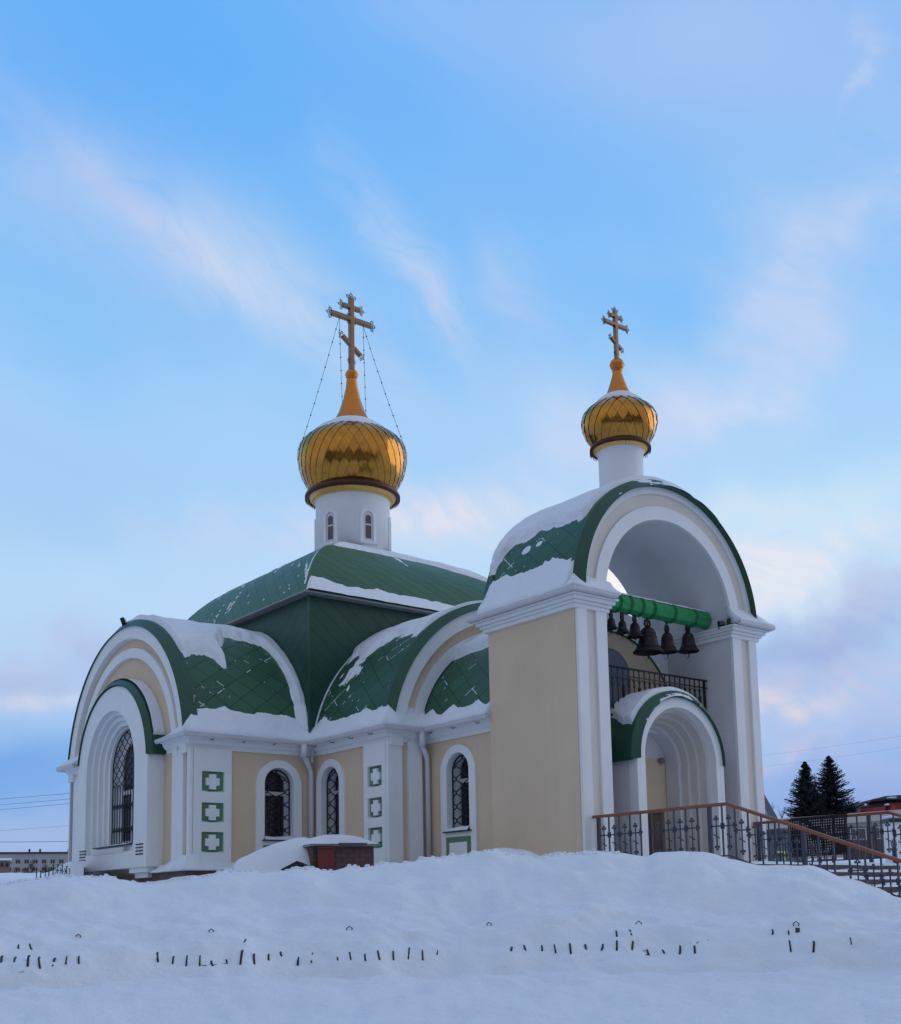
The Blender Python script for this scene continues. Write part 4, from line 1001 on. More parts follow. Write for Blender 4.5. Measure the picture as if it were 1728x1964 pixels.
def budcross(mb, c, u, s_):
    """openwork budded eight-point cross in the plane (u, z)"""
    c = Vector(c); u = Vector(u); z = Vector((0, 0, 1)); n = u.cross(z); t = .0105*s_
    P = lambda a, b: c+u*a+z*b
    mb.tube([P(0, -.20*s_), P(0, .20*s_)], t, 5); mb.tube([P(-.095*s_, .095*s_), P(.095*s_, .095*s_)], t, 5); mb.tube([P(-.048*s_, -.02*s_), P(.048*s_, -.075*s_)], t*.9, 5)
    for a, b, ax, bz_ in ((0, .20, 0, 1), (0, -.20, 0, -1), (.095, .095, 1, 0), (-.095, .095, -1, 0)):
        for da, db in ((ax*.032, bz_*.032), (bz_*.026, ax*.026), (-bz_*.026, -ax*.026)):
            q = P((a+da)*s_, (b+db)*s_); k = .0165*s_
            mb.obox(q, u, n, z, k, .008, k)
def railing(name, X, ys, y_end, zr, label, group, crosses_out=True, thick=()):
    t = thing(name, (X, (ys+y_end)/2, 2.2), label, 'railing', group)
    yc_ = -3.20; zc_ = zr; zend = zr-(yc_-y_end)*.35
    m = MB(); m.bar((X, ys, zr), (X, yc_+.0, zr), .075, .055); m.build('handrail', RAILW, t, bevel=.012)
    m = MB(); m.bar((X, yc_+.03, zr+.008), (X, y_end, zend), .075, .055); m.build('handrail', RAILW, t, bevel=.012)
    m = MB(); m.bar((X, ys, zr-.86), (X, yc_, zr-.86), .025); m.build('bottom_rail', RAILM, t)
    m = MB(); m.bar((X, yc_, zr-.86), (X, y_end, zend-.86), .025); m.build('bottom_rail', RAILM, t)
    y = ys-.18; k = 0; sp = .262
    while y > y_end+.1:
        z = zr if y > yc_ else zr-(yc_-y)*.35; thickp = any(abs(y-q) < sp*.5 for q in thick)
        m = MB(); m.bar((X, y, z-(.98 if thickp else .86)), (X, y, z-.02), .07 if thickp else .024, .05 if thickp else .024); m.build('post' if thickp else 'baluster', RAILM, t)
        ym = y-sp/2; zm = zr if ym > yc_ else zr-(yc_-ym)*.35
        if k % 5 != 4 and ym > y_end+.1:
            m = MB(); budcross(m, (X, ym, zm-.47), (0, -1, 0), 1.18); m.build('cross_ornament', RAILM, t)
        y -= sp; k += 1
    return t
railing('stair_railing', .24, -.02, -8.2, 3.20, 'near stair railing with grey crosses, its brown handrail sloping down to the right', None, thick=(-.2, -2.8, -4.6, -6.4))
railing('stair_railing', 5.08, .05, -8.2, 3.22, 'far stair railing of grey bars beyond the landing, with the black mat hung over it', None, thick=(.0, -2.7, -4.9))
# rubber mat hung over the far rail
def Ysol(X, px):
    d = ray(px, 1600); return CAM.y+d.y*((X-CAM.x)/d.x)
ym0, ym1 = Ysol(5.03, 1518), Ysol(5.03, 1627)
m = MB(); nu_, nv_ = 24, 15; W_ = ym0-ym1; H_ = .80; XM = 5.02
for i in range(nu_):
    for j in range(nv_):
        a = ym0-W_*(i+.5)/nu_; b = 3.26-H_*(j+.5)/nv_; hu, hv = W_/nu_/2, H_/nv_/2
        f_ = .52 if (nz3(i*.13, j*.17, 4) > -.10) else .0
        f_ *= .9+.2*random.random(); o = [(a-hu, b-hv), (a+hu, b-hv), (a+hu, b+hv), (a-hu, b+hv)]; q = [(a-hu*f_, b-hv*f_), (a+hu*f_, b-hv*f_), (a+hu*f_, b+hv*f_), (a-hu*f_, b+hv*f_)]
        def X_(z_): return XM-.012*sin(z_*9)
        V = [(X_(z_), y_, z_) for y_, z_ in o+q]
        m.add(V, [(0, 1, 5, 4), (1, 2, 6, 5), (2, 3, 7, 6), (3, 0, 4, 7)]+([(4, 5, 6, 7)] if f_ == 0 else []))
mo = m.build('rubber_mat', RUBBER, None, recalc=False); md = mo.modifiers.new('s', 'SOLIDIFY'); md.thickness = .018
tag(mo, 'black perforated rubber mat hanging over the far stair railing', 'mat')

# ================================================================== GROUND
def crest_y(u):
    P = [(-300, 1700), (0, 1692), (60, 1684), (100, 1676), (200, 1678), (262, 1690), (300, 1692), (345, 1686), (385, 1678), (415, 1668), (450, 1666), (500, 1669), (545, 1668), (572, 1662), (600, 1661), (640, 1667), (665, 1661), (700, 1658), (750, 1652), (800, 1648), (840, 1640), (890, 1636), (925, 1628), (950, 1626), (975, 1634), (1020, 1637), (1060, 1636), (1120, 1632), (1150, 1629), (1200, 1633), (1246, 1640), (1262, 1632), (1310, 1629), (1350, 1629), (1375, 1634), (1400, 1643), (1430, 1650), (1460, 1657), (1500, 1656), (1560, 1656), (1585, 1664), (1610, 1676), (1650, 1688), (1690, 1702), (1728, 1724), (1800, 1760), (2000, 1790)]
    for (a, b), (c, d) in zip(P, P[1:]):
        if a <= u <= c:
            t = (u-a)/(c-a); return b+(d-b)*t
    return P[0][1] if u < P[0][0] else P[-1][1]
def px_of(a):     # photo column of a bearing at the horizon
    d = Vector((sin(YAW+a), cos(YAW+a), 0)); return 864+FPX*d.dot(R2)/d.dot(F)
RC = 18.3
def crest_z(a):
    aa = max(-.5, min(.5, a)); u = px_of(aa); u = max(-300, min(2000, u)); y = crest_y(u); d = ray(u, y); return CAM.z+RC*d.z/math.hypot(d.x, d.y)
BUMPS = [(-.75, .9, 1.0, 1.5, .62), (-1.9, 6.9, .5, .6, 0.0)]
def back_z(x, y, r):
    z = 2.16+.040*max(0, r-27)
    z = min(z, 2.16+.040*48+.002*(r-75)) if r > 75 else z
    if y < -2.6 and x > -1.5:
        k = smooth((-2.6-y)/5.5)*smooth((x+1.5)/2.5); z = z*(1-k)+.85*k
    return z
def ground_z(a, r):
    x, y = CAM.x+r*sin(YAW+a), CAM.y+r*cos(YAW+a)
    fr = smooth((abs(a)-.55)/.5)       # away from the view the bank fades into flat snow
    cz = crest_z(a)
    # road snow, foot of the bank, face of the bank, crest, back
    base = [(0, .0), (6, .22), (9, .46), (11, .62), (12.6, .78), (13.15, .86), (13.55, 1.07), (14.0, 1.26), (15.2, 1.50)]
    rr_ = r; r = r+(.28*nz3(a*11, 4, 2)+.12*nz3(a*37, 8, 3))*math.exp(-((r-13.5)/.7)**2)
    if r <= 15.2:
        for (r0, z0_), (r1, z1_) in zip(base, base[1:]):
            if r0 <= r <= r1: z = z0_+(z1_-z0_)*((r-r0)/(r1-r0)); break
        k = max(0, (r-13.5)/(1.7)); z += (min(cz-2.15, .3))*.25*k if r > 13.5 else 0
    elif r <= RC:
        zz = 1.50+(min(cz-2.15, .3))*.25; t = (r-15.2)/(RC-15.2); z = zz+(cz-zz)*(t*(1.55-.55*t))
    else:
        bz_ = back_z(x, y, r); t = smooth((r-RC)/1.7); z = cz+(min(bz_, cz-.05 if r < 24 else bz_)-cz)*t
        if r < 30 and r > RC+.4: z += .0
    r = rr_
    # bumps
    nearview = math.exp(-((r-13.5)/5.0)**2)
    z += .15*fbm(x*.7, y*.7, 1.0, 4)*smooth((r-12)/3)*smooth((RC-.9-r)/1.5 if r < RC else 0)
    z += .055*fbm(x*1.8, y*1.8, 2.0, 5)*smooth((r-6)/3)*(1-.8*math.exp(-((r-RC)/1.0)**2))
    z += .035*fbm(x*.35, y*.35, 5.0, 2)*smooth((13-r)/2) if r < 13 else 0
    if 12.4 < r < 14.8: z += .05*nz3(x*1.1, y*1.1, 7)*math.exp(-((r-13.6)/.6)**2)
    z -= .05*math.exp(-((r+(.28*nz3(a*11, 4, 2)+.12*nz3(a*37, 8, 3))-13.17)/.055)**2)*max(0, .6+nz3(a*8, 1, 1))
    z += .07*abs(fbm(x*1.1+7, y*1.1, 6, 4))*smooth((r-13.2)/.8)*smooth((17.9-r)/.8)+.03*abs(fbm(x*4, y*4, 3, 3))*smooth((r-12.6)/.8)*smooth((18.1-r)/.8)
    # cloddy lip along the crest
    z += (.062*nz3(a*62, 3, 1)*(1 if a < .12 else .25)+.036*nz3(a*150, r*2, 5)*(1 if a < .12 else .1)-.022)*math.exp(-((r-RC)/.45)**2)
    # drifts against the church
    z += .50*math.exp(-(((x+.9)/.9)**2+((y-1.2)/1.3)**2)) + .30*math.exp(-(((x+1.6)/1.2)**2+((y-5.2)/1.6)**2))+.22*math.exp(-(((x+3.9)/1.1)**2+((y-7.7)/.6)**2))
    flat = .0+.02*fbm(x*.3, y*.3, 3)+.04*max(0, min(r, 60)-8)*.5
    return z*(1-fr)+flat*fr
rs = [.4, 1, 2, 3, 4, 5, 6, 7, 8]+[8.5+.25*i for i in range(16)]+[12.5+.045*i for i in range(60)]+[15.2+.12*i for i in range(25)]+[18.2+.08*i for i in range(24)]+[20.2+.3*i for i in range(40)]+[33, 36, 40, 45, 50, 56, 63, 70, 76, 85, 100, 130, 180, 260, 400, 700, 1300]
angs = []; a = -pi
while a < pi-1e-6:
    angs.append(a); a += (.0036 if abs(a) < .46 else (.02 if abs(a) < .8 else .1))
m = MB(); V = []; na = len(angs)
for r in rs:
    for a in angs: V.append((CAM.x+r*sin(YAW+a), CAM.y+r*cos(YAW+a), ground_z(a, r)))
c0 = len(V); V.append((CAM.x, CAM.y, 0))
Fc = [(i*na+(j+1) % na, i*na+j, (i+1)*na+j, (i+1)*na+(j+1) % na) for i in range(len(rs)-1) for j in range(na)]+[(c0, (j+1) % na, j) for j in range(na)]
m.add(V, Fc, smooth=True); g = m.build('snow_ground', SNOW, None, recalc=False); tag(g, kind='structure')
g['label'] = 'blue-white snow covering the ground, road and plowed bank'

# loose clods of ploughed snow on the bank
rn = random.Random(77); cm = MB()
for i in range(330):
    a, r = rn.uniform(-.42, .14), rn.gauss(18.1, .18)
    if r > 18.6: continue
    k = rn.uniform(.015, .045); p = Vector((CAM.x+r*sin(YAW+a), CAM.y+r*cos(YAW+a), ground_z(a, r)+k*.05)); V = []; n1, n2 = 7, 5; o_ = rn.random()*50
    for q in range(n2+1):
        for w_ in range(n1):
            t1, t2 = pi*q/n2, 2*pi*w_/n1; v_ = Vector((sin(t1)*cos(t2), sin(t1)*sin(t2), cos(t1)*.7)); V.append(p+v_*k*(1+.35*nz3(v_.x*2+o_, v_.y*2, v_.z*2)))
    cm.add(V, [(q*n1+w_, (q+1)*n1+w_, (q+1)*n1+(w_+1) % n1, q*n1+(w_+1) % n1) for q in range(n2) for w_ in range(n1)], smooth=True)
o = cm.build('snow_clods', SNOW, None); tag(o, 'small loose clods of snow scattered on the ploughed bank', 'snow', kind='stuff')

# ================================================================== BURIED FENCE AT THE FOOT OF THE BANK
fence = thing('buried_fence', at(864, 1840, 13.5), 'low iron fence almost buried in the snow bank, only bits of its dark pickets showing', 'fence')
rnd = random.Random(5)
pk = [(2, 1836, 1856), (27, 1838, 1850), (53, 1835, 1853), (77, 1838, 1857), (101, 1840, 1853), (126, 1835, 1848), (151, 1836, 1847), (35, 1814, 1819), (60, 1812, 1820), (303, 1829, 1845), (331, 1836, 1848), (357, 1834, 1853), (383, 1834, 1852), (408, 1845, 1852), (436, 1842, 1848), (461, 1825, 1850), (488, 1832, 1849), (515, 1832, 1841), (540, 1828, 1834), (571, 1838, 1850), (597, 1829, 1846),
      (648, 1837, 1841), (673, 1828, 1840), (701, 1832, 1842), (728, 1826, 1840), (755, 1826, 1841), (783, 1820, 1840), (811, 1824, 1841), (838, 1824, 1830), (468, 1803, 1807),
      (980, 1818, 1823), (1008, 1815, 1822), (1040, 1815, 1823), (1066, 1812, 1828), (1095, 1812, 1829), (1125, 1814, 1832), (1154, 1813, 1823), (1183, 1787, 1796), (1183, 1806, 1823), (1211, 1786, 1793), (1212, 1807, 1823), (1244, 1823, 1831), (1274, 1824, 1827), (1304, 1816, 1830), (1333, 1816, 1828), (1482, 1785, 1791), (1513, 1785, 1792), (1517, 1806, 1825), (1560, 1808, 1826), (1633, 1800, 1811)]
def on_ground(u, v, near=11.5, far=17.5):
    """first point of the snow surface met in the direction (u, v)"""
    d = ray(u, v); h = math.hypot(d.x, d.y); a = math.atan2(d.x, d.y)-YAW; r = near
    while r < far:
        if CAM.z+d.z*r/h <= ground_z(a, r): return r
        r += .02
    return far
for (u, y0_, y1_) in pk:
    r = on_ground(u, (y0_+y1_)/2)-.012; u2 = u+rnd.uniform(-3.2, 3.2)
    rt, rb = min(on_ground(u2, y0_-1)-.008, r+.10), max(on_ground(u, y1_+1)-.008, r-.10)
    p, q = at(u2, y0_-.5, rt), at(u, y1_+1, rb)
    m = MB(); m.tube([p+(p-q).normalized()*.01+Vector((F.x, F.y, 0))*.03, p, (p+q)/2-Vector((F.x, F.y, 0))*.004, q, q+(q-p).normalized()*.01+Vector((F.x, F.y, 0))*.03], .0100+.004*rnd.random(), 6); m.build('picket', BLACK, fence)
for L_ in ([(408, 1851), (422, 1849), (437, 1848)], [(384, 1851), (394, 1852), (404, 1849)], [(1228, 1824), (1238, 1824)], [(1336, 1809), (1346, 1804), (1360, 1803)], [(1238, 1831), (1246, 1832)], [(22, 1864), (34, 1866), (46, 1864)], [(290, 1855), (299, 1851), (304, 1846)], [(1315, 1814), (1322, 1811), (1332, 1809)]):
    m = MB(); m.tube([at(u, v, on_ground(u, v)-.006) for u, v in L_], .0055, 5); m.build('wire_piece', BLACK, fence)
for (u, y_) in ((150, 1797), (405, 1787), (670, 1783), (938, 1774), (1225, 1773), (1527, 1774)):
    r = on_ground(u, y_)-.02; c = at(u, y_, r); rx_ = Vector((R2.x, R2.y, 0)).normalized(); s_ = .040 if u in (670, 1527, 1225) else .032
    pts = [(-.7, -.2), (-.9, .3), (0, 1), (.9, .3), (.7, -.2)]+([(0, -1)] if u in (670, 1527) else [])
    m = MB(); m.tube([c+rx_*(a*s_)+Vector((0, 0, b*s_+.0)) for a, b in pts], .0065, 5, closed=u in (670,)); m.build('finial', BLACK, fence)
    if u == 1527:
        m = MB(); m.obox(at(1530, 1789, on_ground(1530, 1789)-.01), rx_, Vector((0, 0, 1)), rx_.cross(Vector((0, 0, 1))), .024, .055, .006); m.build('plate', RAILM, fence)

# ================================================================== SMALL THINGS BY THE WALL
rd = 22.3
bb0, bb1 = at(600, 1660, rd), at(717, 1660, rd+.35)
ux = Vector((bb1.x-bb0.x, bb1.y-bb0.y, 0)); Wb = ux.length; ux.normalize(); uy = Vector((-ux.y, ux.x, 0))
cb = (bb0+bb1)/2+uy*.45; zt = CAM.z+rd*ray(660, 1622).z/math.hypot(ray(660, 1622).x, ray(660, 1622).y)
bt = thing('brick_box', (cb.x, cb.y, 1.8), 'low brown block box with red metal door under a thick cap of snow', 'box')
m = MB(); m.obox((cb.x, cb.y, (zt+1.7)/2), ux, uy, Vector((0, 0, 1)), Wb/2, .45, (zt-1.7)/2); m.build('box_body', BRICK, bt)
m = MB(); m.obox((cb.x, cb.y, zt+.02), ux, uy, Vector((0, 0, 1)), Wb/2+.07, .53, .02); m.build('lid', mat('grey_lid', (.25, .25, .27), .6), bt)
dc = at(624, 1650, rd-.02); dc.z = zt-.26; m = MB(); m.obox(dc-uy*.03, ux, uy, Vector((0, 0, 1)), .155, .025, .22); d_ = m.build('door', REDDOOR, bt, bevel=.01)
m = MB(); m.obox(dc-uy*.06+Vector((0, 0, .225)), ux, uy, Vector((0, 0, 1)), .17, .04, .012); m.build('door_hood', REDDOOR, d_)
V = []; n = 26
for i in range(n+1):
    for j in range(13):
        a, b = i/n*2-1, j/12*2-1; e = max(0, (1-abs(a)**2.6))*max(0, (1-abs(b)**3)); p = Vector((cb.x, cb.y, zt+.035))+ux*(a*(Wb/2+.075))+uy*(b*.55)
        V.append(p+Vector((0, 0, .21*e**.55*(1-.25*max(0, a))+.012*fbm(p.x*3, p.y*3))))
MB().add(V, [(i*13+j, (i+1)*13+j, (i+1)*13+j+1, i*13+j+1) for i in range(n) for j in range(12)], smooth=True).build('lid_snow', SNOW, bt, recalc=False)
m = MB(); q = at(680, 1618, rd-.02); m.obox(q+uy*.1, ux, uy, Vector((0, 0, 1)), .27, .05, .018); m.build('board', mat('purple_brown_board', (.12, .07, .09), .7), bt)

# snow-covered hood over the cellar stairs
ht = thing('cellar_hood', at(560, 1650, 23.0), 'low dark gabled cellar hood buried under a heap of snow below the arched window', 'hood')
o = at(568, 1652, 21.6); wx = Vector((R2.x, R2.y, 0)).normalized(); wy = Vector((F.x, F.y, 0)).normalized()
def hz(px, py, r): return at(px, py, r)
apex = hz(569, 1651, 21.7); l_ = hz(526, 1674, 21.7); r_ = hz(604, 1668, 21.7)
m = MB(); back = wy*1.2
m.add([l_, apex, r_, l_-Vector((0, 0, .4)), r_-Vector((0, 0, .4)), l_+back, apex+back, r_+back], [(0, 1, 2), (3, 0, 2, 4), (0, 5, 6, 1), (1, 6, 7, 2)]); m.build('hood_front', mat('black_board', (.012, .010, .016), .8), ht)
V = []; nu_, nv_ = 60, 26
prof = [(448, 1660), (452, 1652), (462, 1645), (478, 1638), (500, 1628), (525, 1619), (550, 1611), (568, 1606), (585, 1605), (600, 1610), (612, 1618), (622, 1632), (630, 1652)]
def prof_y(u):
    for (a, b), (c, d) in zip(prof, prof[1:]):
        if a <= u <= c: t = (u-a)/(c-a); return b+(d-b)*t
    return 1665
for i in range(nu_+1):
    u = 448+182*i/nu_; yt = prof_y(u)
    for j in range(nv_+1):
        v = j/nv_; rr = 22.1+1.5*v; low = 1690; shape = smooth(v*1.6)**.7 if v < .62 else max(0, 1-((v-.62)/.38)**2.5)
        zt_ = at(u, yt, 23.0).z; zl = 1.95; z = zl+(zt_-zl)*shape; p = at(u, 1650, rr)
        V.append(Vector((p.x, p.y, z+.015*fbm(p.x*2, p.y*2)*shape)))
MB().add(V, [(i*(nv_+1)+j, (i+1)*(nv_+1)+j, (i+1)*(nv_+1)+j+1, i*(nv_+1)+j+1) for i in range(nu_) for j in range(nv_)], smooth=True).build('hood_snow', SNOW, ht, recalc=False)
# snow ledge on the plinth below the corner pilaster
V = []; Fc = []
pth = [(XL-.05, 9.55), (XL-.05, 9.0), (XL-.05, YT-.05), (-3.05, YT-.05), (-2.6, YT-.05)]
sweep([pth[4], pth[3], pth[2], pth[1], pth[0]][::1], [(-.02, 2.47), (.26, 2.47), (.26, 2.50), (.20, 2.57), (.12, 2.63), (.06, 2.72), (.0, 2.82), (-.02, 2.83)], 'plinth_snow', SNOW, church, noisy=.10, sub=18, taper=lambda q: .45+.55*smooth(1-abs((q.x-XL)+(YT-q.y)*1.0)/1.6))

# ================================================================== BACKGROUND, RIGHT
def zat(u, v, r): return at(u, v, r).z
def up(p, z): return Vector((p.x, p.y, z))
# long low building with pale fascia
LBL = [(1440, 1578), (1700, 1552)]
p0, p1 = at(1380, 1584, 72), at(1800, 1552, 76)
ux = Vector((p1.x-p0.x, p1.y-p0.y, 0)); LBW = ux.length; ux.normalize(); uy = Vector((-ux.y, ux.x, 0))
if uy.dot(Vector((F.x, F.y, 0))) < 0: uy = -uy
def bpt(a, d, z): return Vector((p0.x, p0.y, 0))+ux*a+uy*d+Vector((0, 0, z))
zt0, zt1 = p0.z, p1.z
lb = thing('long_building', bpt(LBW/2, 2, 4.0), 'long low pale brick building with grey roof edge, right of the church', 'building')
zT = (zt0+zt1)/2
m = MB(); m.add([bpt(0, 0, 3), bpt(LBW, 0, 3), bpt(LBW, 8, 3), bpt(0, 8, 3), bpt(0, 0, zt0-.45), bpt(LBW, 0, zt1-.45), bpt(LBW, 8, zt1-.45), bpt(0, 8, zt0-.45)], [(0, 1, 5, 4), (1, 2, 6, 5), (2, 3, 7, 6), (3, 0, 4, 7), (4, 5, 6, 7)]); m.build('wall', brick_mat('pale_brick', (.44, .39, .34), (.50, .44, .38), (.36, .34, .32), 1.6), lb)
m = MB(); m.add([bpt(-.3, -.5, zt0-.45), bpt(LBW, -.5, zt1-.45), bpt(LBW, 8, zt1-.45), bpt(-.3, 8, zt0-.45), bpt(-.3, -.5, zt0+.12), bpt(LBW, -.5, zt1+.12), bpt(LBW, 8, zt1+.12), bpt(-.3, 8, zt0+.12)], [(0, 1, 5, 4), (1, 2, 6, 5), (2, 3, 7, 6), (3, 0, 4, 7), (4, 5, 6, 7), (0, 3, 2, 1)]); m.build('roof', mat('grey_fascia', (.46, .45, .45), .8), lb)
def proj_a(px):   # distance along the facade seen at photo column px
    d = ray(px, 1600); dd = Vector((d.x, d.y)); n = Vector((uy.x, uy.y)); c = Vector((p0.x-CAM.x, p0.y-CAM.y)); t = c.dot(n)/dd.dot(n); q = Vector((CAM.x, CAM.y))+dd*t; return (q-Vector((p0.x, p0.y))).dot(Vector((ux.x, ux.y)))
def zfac(px, py):
    d = ray(px, py); dd = Vector((d.x, d.y)); n = Vector((uy.x, uy.y)); c = Vector((p0.x-CAM.x, p0.y-CAM.y)); t = c.dot(n)/dd.dot(n); return CAM.z+d.z*t
for (xa, xb, ya, yb) in ((1630, 1661, 1588, 1611), (1678, 1702, 1586, 1609), (1480, 1503, 1592, 1616), (1728, 1750, 1586, 1609)):
    a, b = proj_a(xa), proj_a(xb); z1_, z0_ = zfac((xa+xb)/2, ya), zfac((xa+xb)/2, yb)
    m = MB(); m.obox((bpt((a+b)/2, -.04, (z0_+z1_)/2)), ux, uy, Vector((0, 0, 1)), (b-a)/2, .05, (z1_-z0_)/2); wn_ = m.build('window', UPVC, lb)
    m = MB()
    for s0, s1 in ((.06, .32), (.38, .94)): m.obox(bpt(a+(b-a)*(s0+s1)/2, -.10, (z0_+z1_)/2), ux, uy, Vector((0, 0, 1)), (b-a)*(s1-s0)/2, .012, (z1_-z0_)*.42)
    m.build('pane', GLASS2, wn_)
a, b = proj_a(1618), proj_a(1712); m = MB(); m.obox(bpt((a+b)/2, -.02, (3+zfac(1660, 1586))/2), ux, uy, Vector((0, 0, 1)), (b-a)/2, .035, (zfac(1660, 1586)-3)/2); m.build('brown_cladding', mat('brown_boards', (.085, .062, .066), .85, var=.3, vscale=2), lb)
# grey shed and wall bits behind the railing
sh0, sh1 = at(1496, 1640, 45), at(1540, 1640, 46)
t = thing('concrete_shed', (sh0+sh1)/2, 'small dark grey shed seen through the stair railing, left of the black mat', 'shed')
m = MB(); ux2 = Vector((sh1.x-sh0.x, sh1.y-sh0.y, 0)); w2 = ux2.length; ux2.normalize(); uy2 = Vector((-ux2.y, ux2.x, 0)); zt_ = at(1500, 1596, 45).z
m.obox(up((sh0+sh1)/2, (zt_+2.4)/2)+uy2*.8, ux2, uy2, Vector((0, 0, 1)), w2/2, .8, (zt_-2.4)/2); m.build('wall', mat('grey_concrete', (.11, .125, .14), .9, var=.25, vscale=2), t)
m = MB(); m.obox(up((sh0+sh1)/2, zt_+.05)+uy2*.8, ux2, uy2, Vector((0, 0, 1)), w2/2+.1, .9, .05); m.build('roof', mat('shed_roof', (.06, .05, .055), .8), t)
# plank fence in front of the long building
fa, fb = at(1618, 1650, 60), at(1700, 1648, 61)
t = thing('plank_fence', fa, 'brown plank fence with pointed tops in front of the long building', 'fence')
ux3 = Vector((fb.x-fa.x, fb.y-fa.y, 0)); w3 = ux3.length; ux3.normalize(); uy3 = Vector((-ux3.y, ux3.x, 0)); zf = at(1660, 1612, 60).z
for i in range(14):
    c = fa+ux3*(w3*(i+.5)/14); m = MB(); hw_ = w3/14*.46
    q = [(c-ux3*hw_), (c+ux3*hw_)]; zb_ = 2.8
    pts = [up(q[0], zb_), up(q[1], zb_), up(q[1], zf), up(c, zf+.14), up(q[0], zf)]
    m.add(pts+[p+uy3*.04 for p in pts], [(0, 1, 2, 3, 4), (9, 8, 7, 6, 5), (0, 5, 6, 1), (1, 6, 7, 2), (2, 7, 8, 3), (3, 8, 9, 4), (4, 9, 5, 0)]); m.build('plank', mat('brown_boards', (.085, .062, .066), .85), t)
# white gate pillar with snow on its dark cap
gp = at(1722, 1640, 34)
t = thing('gate_pillar', gp, 'white rendered gate pillar with a dark cap under snow at the right edge', 'pillar')
rx_ = Vector((R2.x, R2.y, 0)).normalized(); ry_ = Vector((F.x, F.y, 0)).normalized(); zt_ = at(1722, 1578, 34).z
cgp = gp+rx_*.12
m = MB(); m.obox(up(cgp, (zt_+1.6)/2), rx_, ry_, Vector((0, 0, 1)), .36, .3, (zt_-1.6)/2); m.build('pillar_body', WHITE, t)
m = MB(); m.obox(up(cgp, zt_+.05), rx_, ry_, Vector((0, 0, 1)), .42, .36, .05); m.build('cap', SILLM, t)
m = MB(); m.obox(up(cgp, zt_+.14), rx_, ry_, Vector((0, 0, 1)), .40, .34, .05); m.build('cap_snow', SNOW, t, bevel=.045)
# small lamp post by the pillar
lp = at(1716, 1640, 30)
t = thing('path_lamp', lp, 'small dark lantern post in front of the white gate pillar', 'lamp')
zl = at(1716, 1622, 30).z
m = MB(); m.lathe([(.06, 2.2), (.055, zl-.12), (.08, zl-.1), (.05, zl-.05)], lp, 10, cap=True); m.build('post', RAILM, t)
m = MB(); m.lathe([(.05, zl-.05), (.075, zl+.02), (.07, zl+.1), (.01, zl+.17), (.008, zl+.24)], lp, 10, cap=True); m.build('lantern', mat('dull_lantern', (.12, .13, .17), .4), t)
# red house
hp = at(1700, 1560, 95)
t = thing('red_house', up(hp, 4.5), 'house with red walls and stepped dark roofs edged with snow, behind the long building', 'house')
REDW = mat('red_sheet', (.30, .04, .038), .6, var=.3, vscale=1.0); DROOF = mat('dark_roof_sheet', (.030, .018, .030), .6, var=.3)
def gp_(px, py, r): return at(px, py, r)
def slab(pts, th, m_, nm, par):
    P4 = [Vector(p) for p in pts]; bk = Vector((F.x, F.y, 0)).normalized()*th
    mm = MB(); n = len(P4); mm.add(P4+[p+bk for p in P4], [tuple(range(n))]+[tuple(range(n, 2*n))[::-1]]+[(i, n+i, n+(i+1) % n, (i+1) % n) for i in range(n)]); return mm.build(nm, m_, par)
slab([gp_(1646, 1570, 95), gp_(1652, 1553, 95), gp_(1698, 1547, 95), gp_(1702, 1540, 95), gp_(1790, 1540, 95), gp_(1790, 1580, 95), gp_(1660, 1580, 95)], 6, REDW, 'wall', t)
slab([gp_(1651, 1550, 94.5), gp_(1656, 1538, 94.8), gp_(1704, 1534, 94.8), gp_(1698, 1548, 94.5)], 5, DROOF, 'roof', t)
slab([gp_(1690, 1534, 94.5), gp_(1696, 1527, 94.8), gp_(1790, 1520, 94.8), gp_(1790, 1531, 94.5)], 5, DROOF, 'roof', t)
slab([gp_(1668, 1538, 94.4), gp_(1672, 1533, 94.4), gp_(1700, 1530, 94.4), gp_(1698, 1535, 94.4)], 4, DROOF, 'roof', t)
slab([gp_(1644, 1568, 94), gp_(1652, 1551, 94), gp_(1700, 1547, 94), gp_(1694, 1565, 94)], 1, REDW, 'roof', t)
for (a, b, c, d) in ((1656, 1545, 1663, 1541), (1699, 1544, 1706, 1541), (1704, 1530, 1720, 1528)):
    slab([gp_(a, b, 93.8), gp_(c, b, 93.8), gp_(c-1, d, 93.8), gp_(a+3, d, 93.8)], .5, SNOW, 'roof_snow', t)
slab([gp_(1697, 1570, 93.9), gp_(1712, 1542, 93.9), gp_(1727, 1555, 93.9), gp_(1735, 1570, 93.9)], 1.5, REDW, 'gable', t)
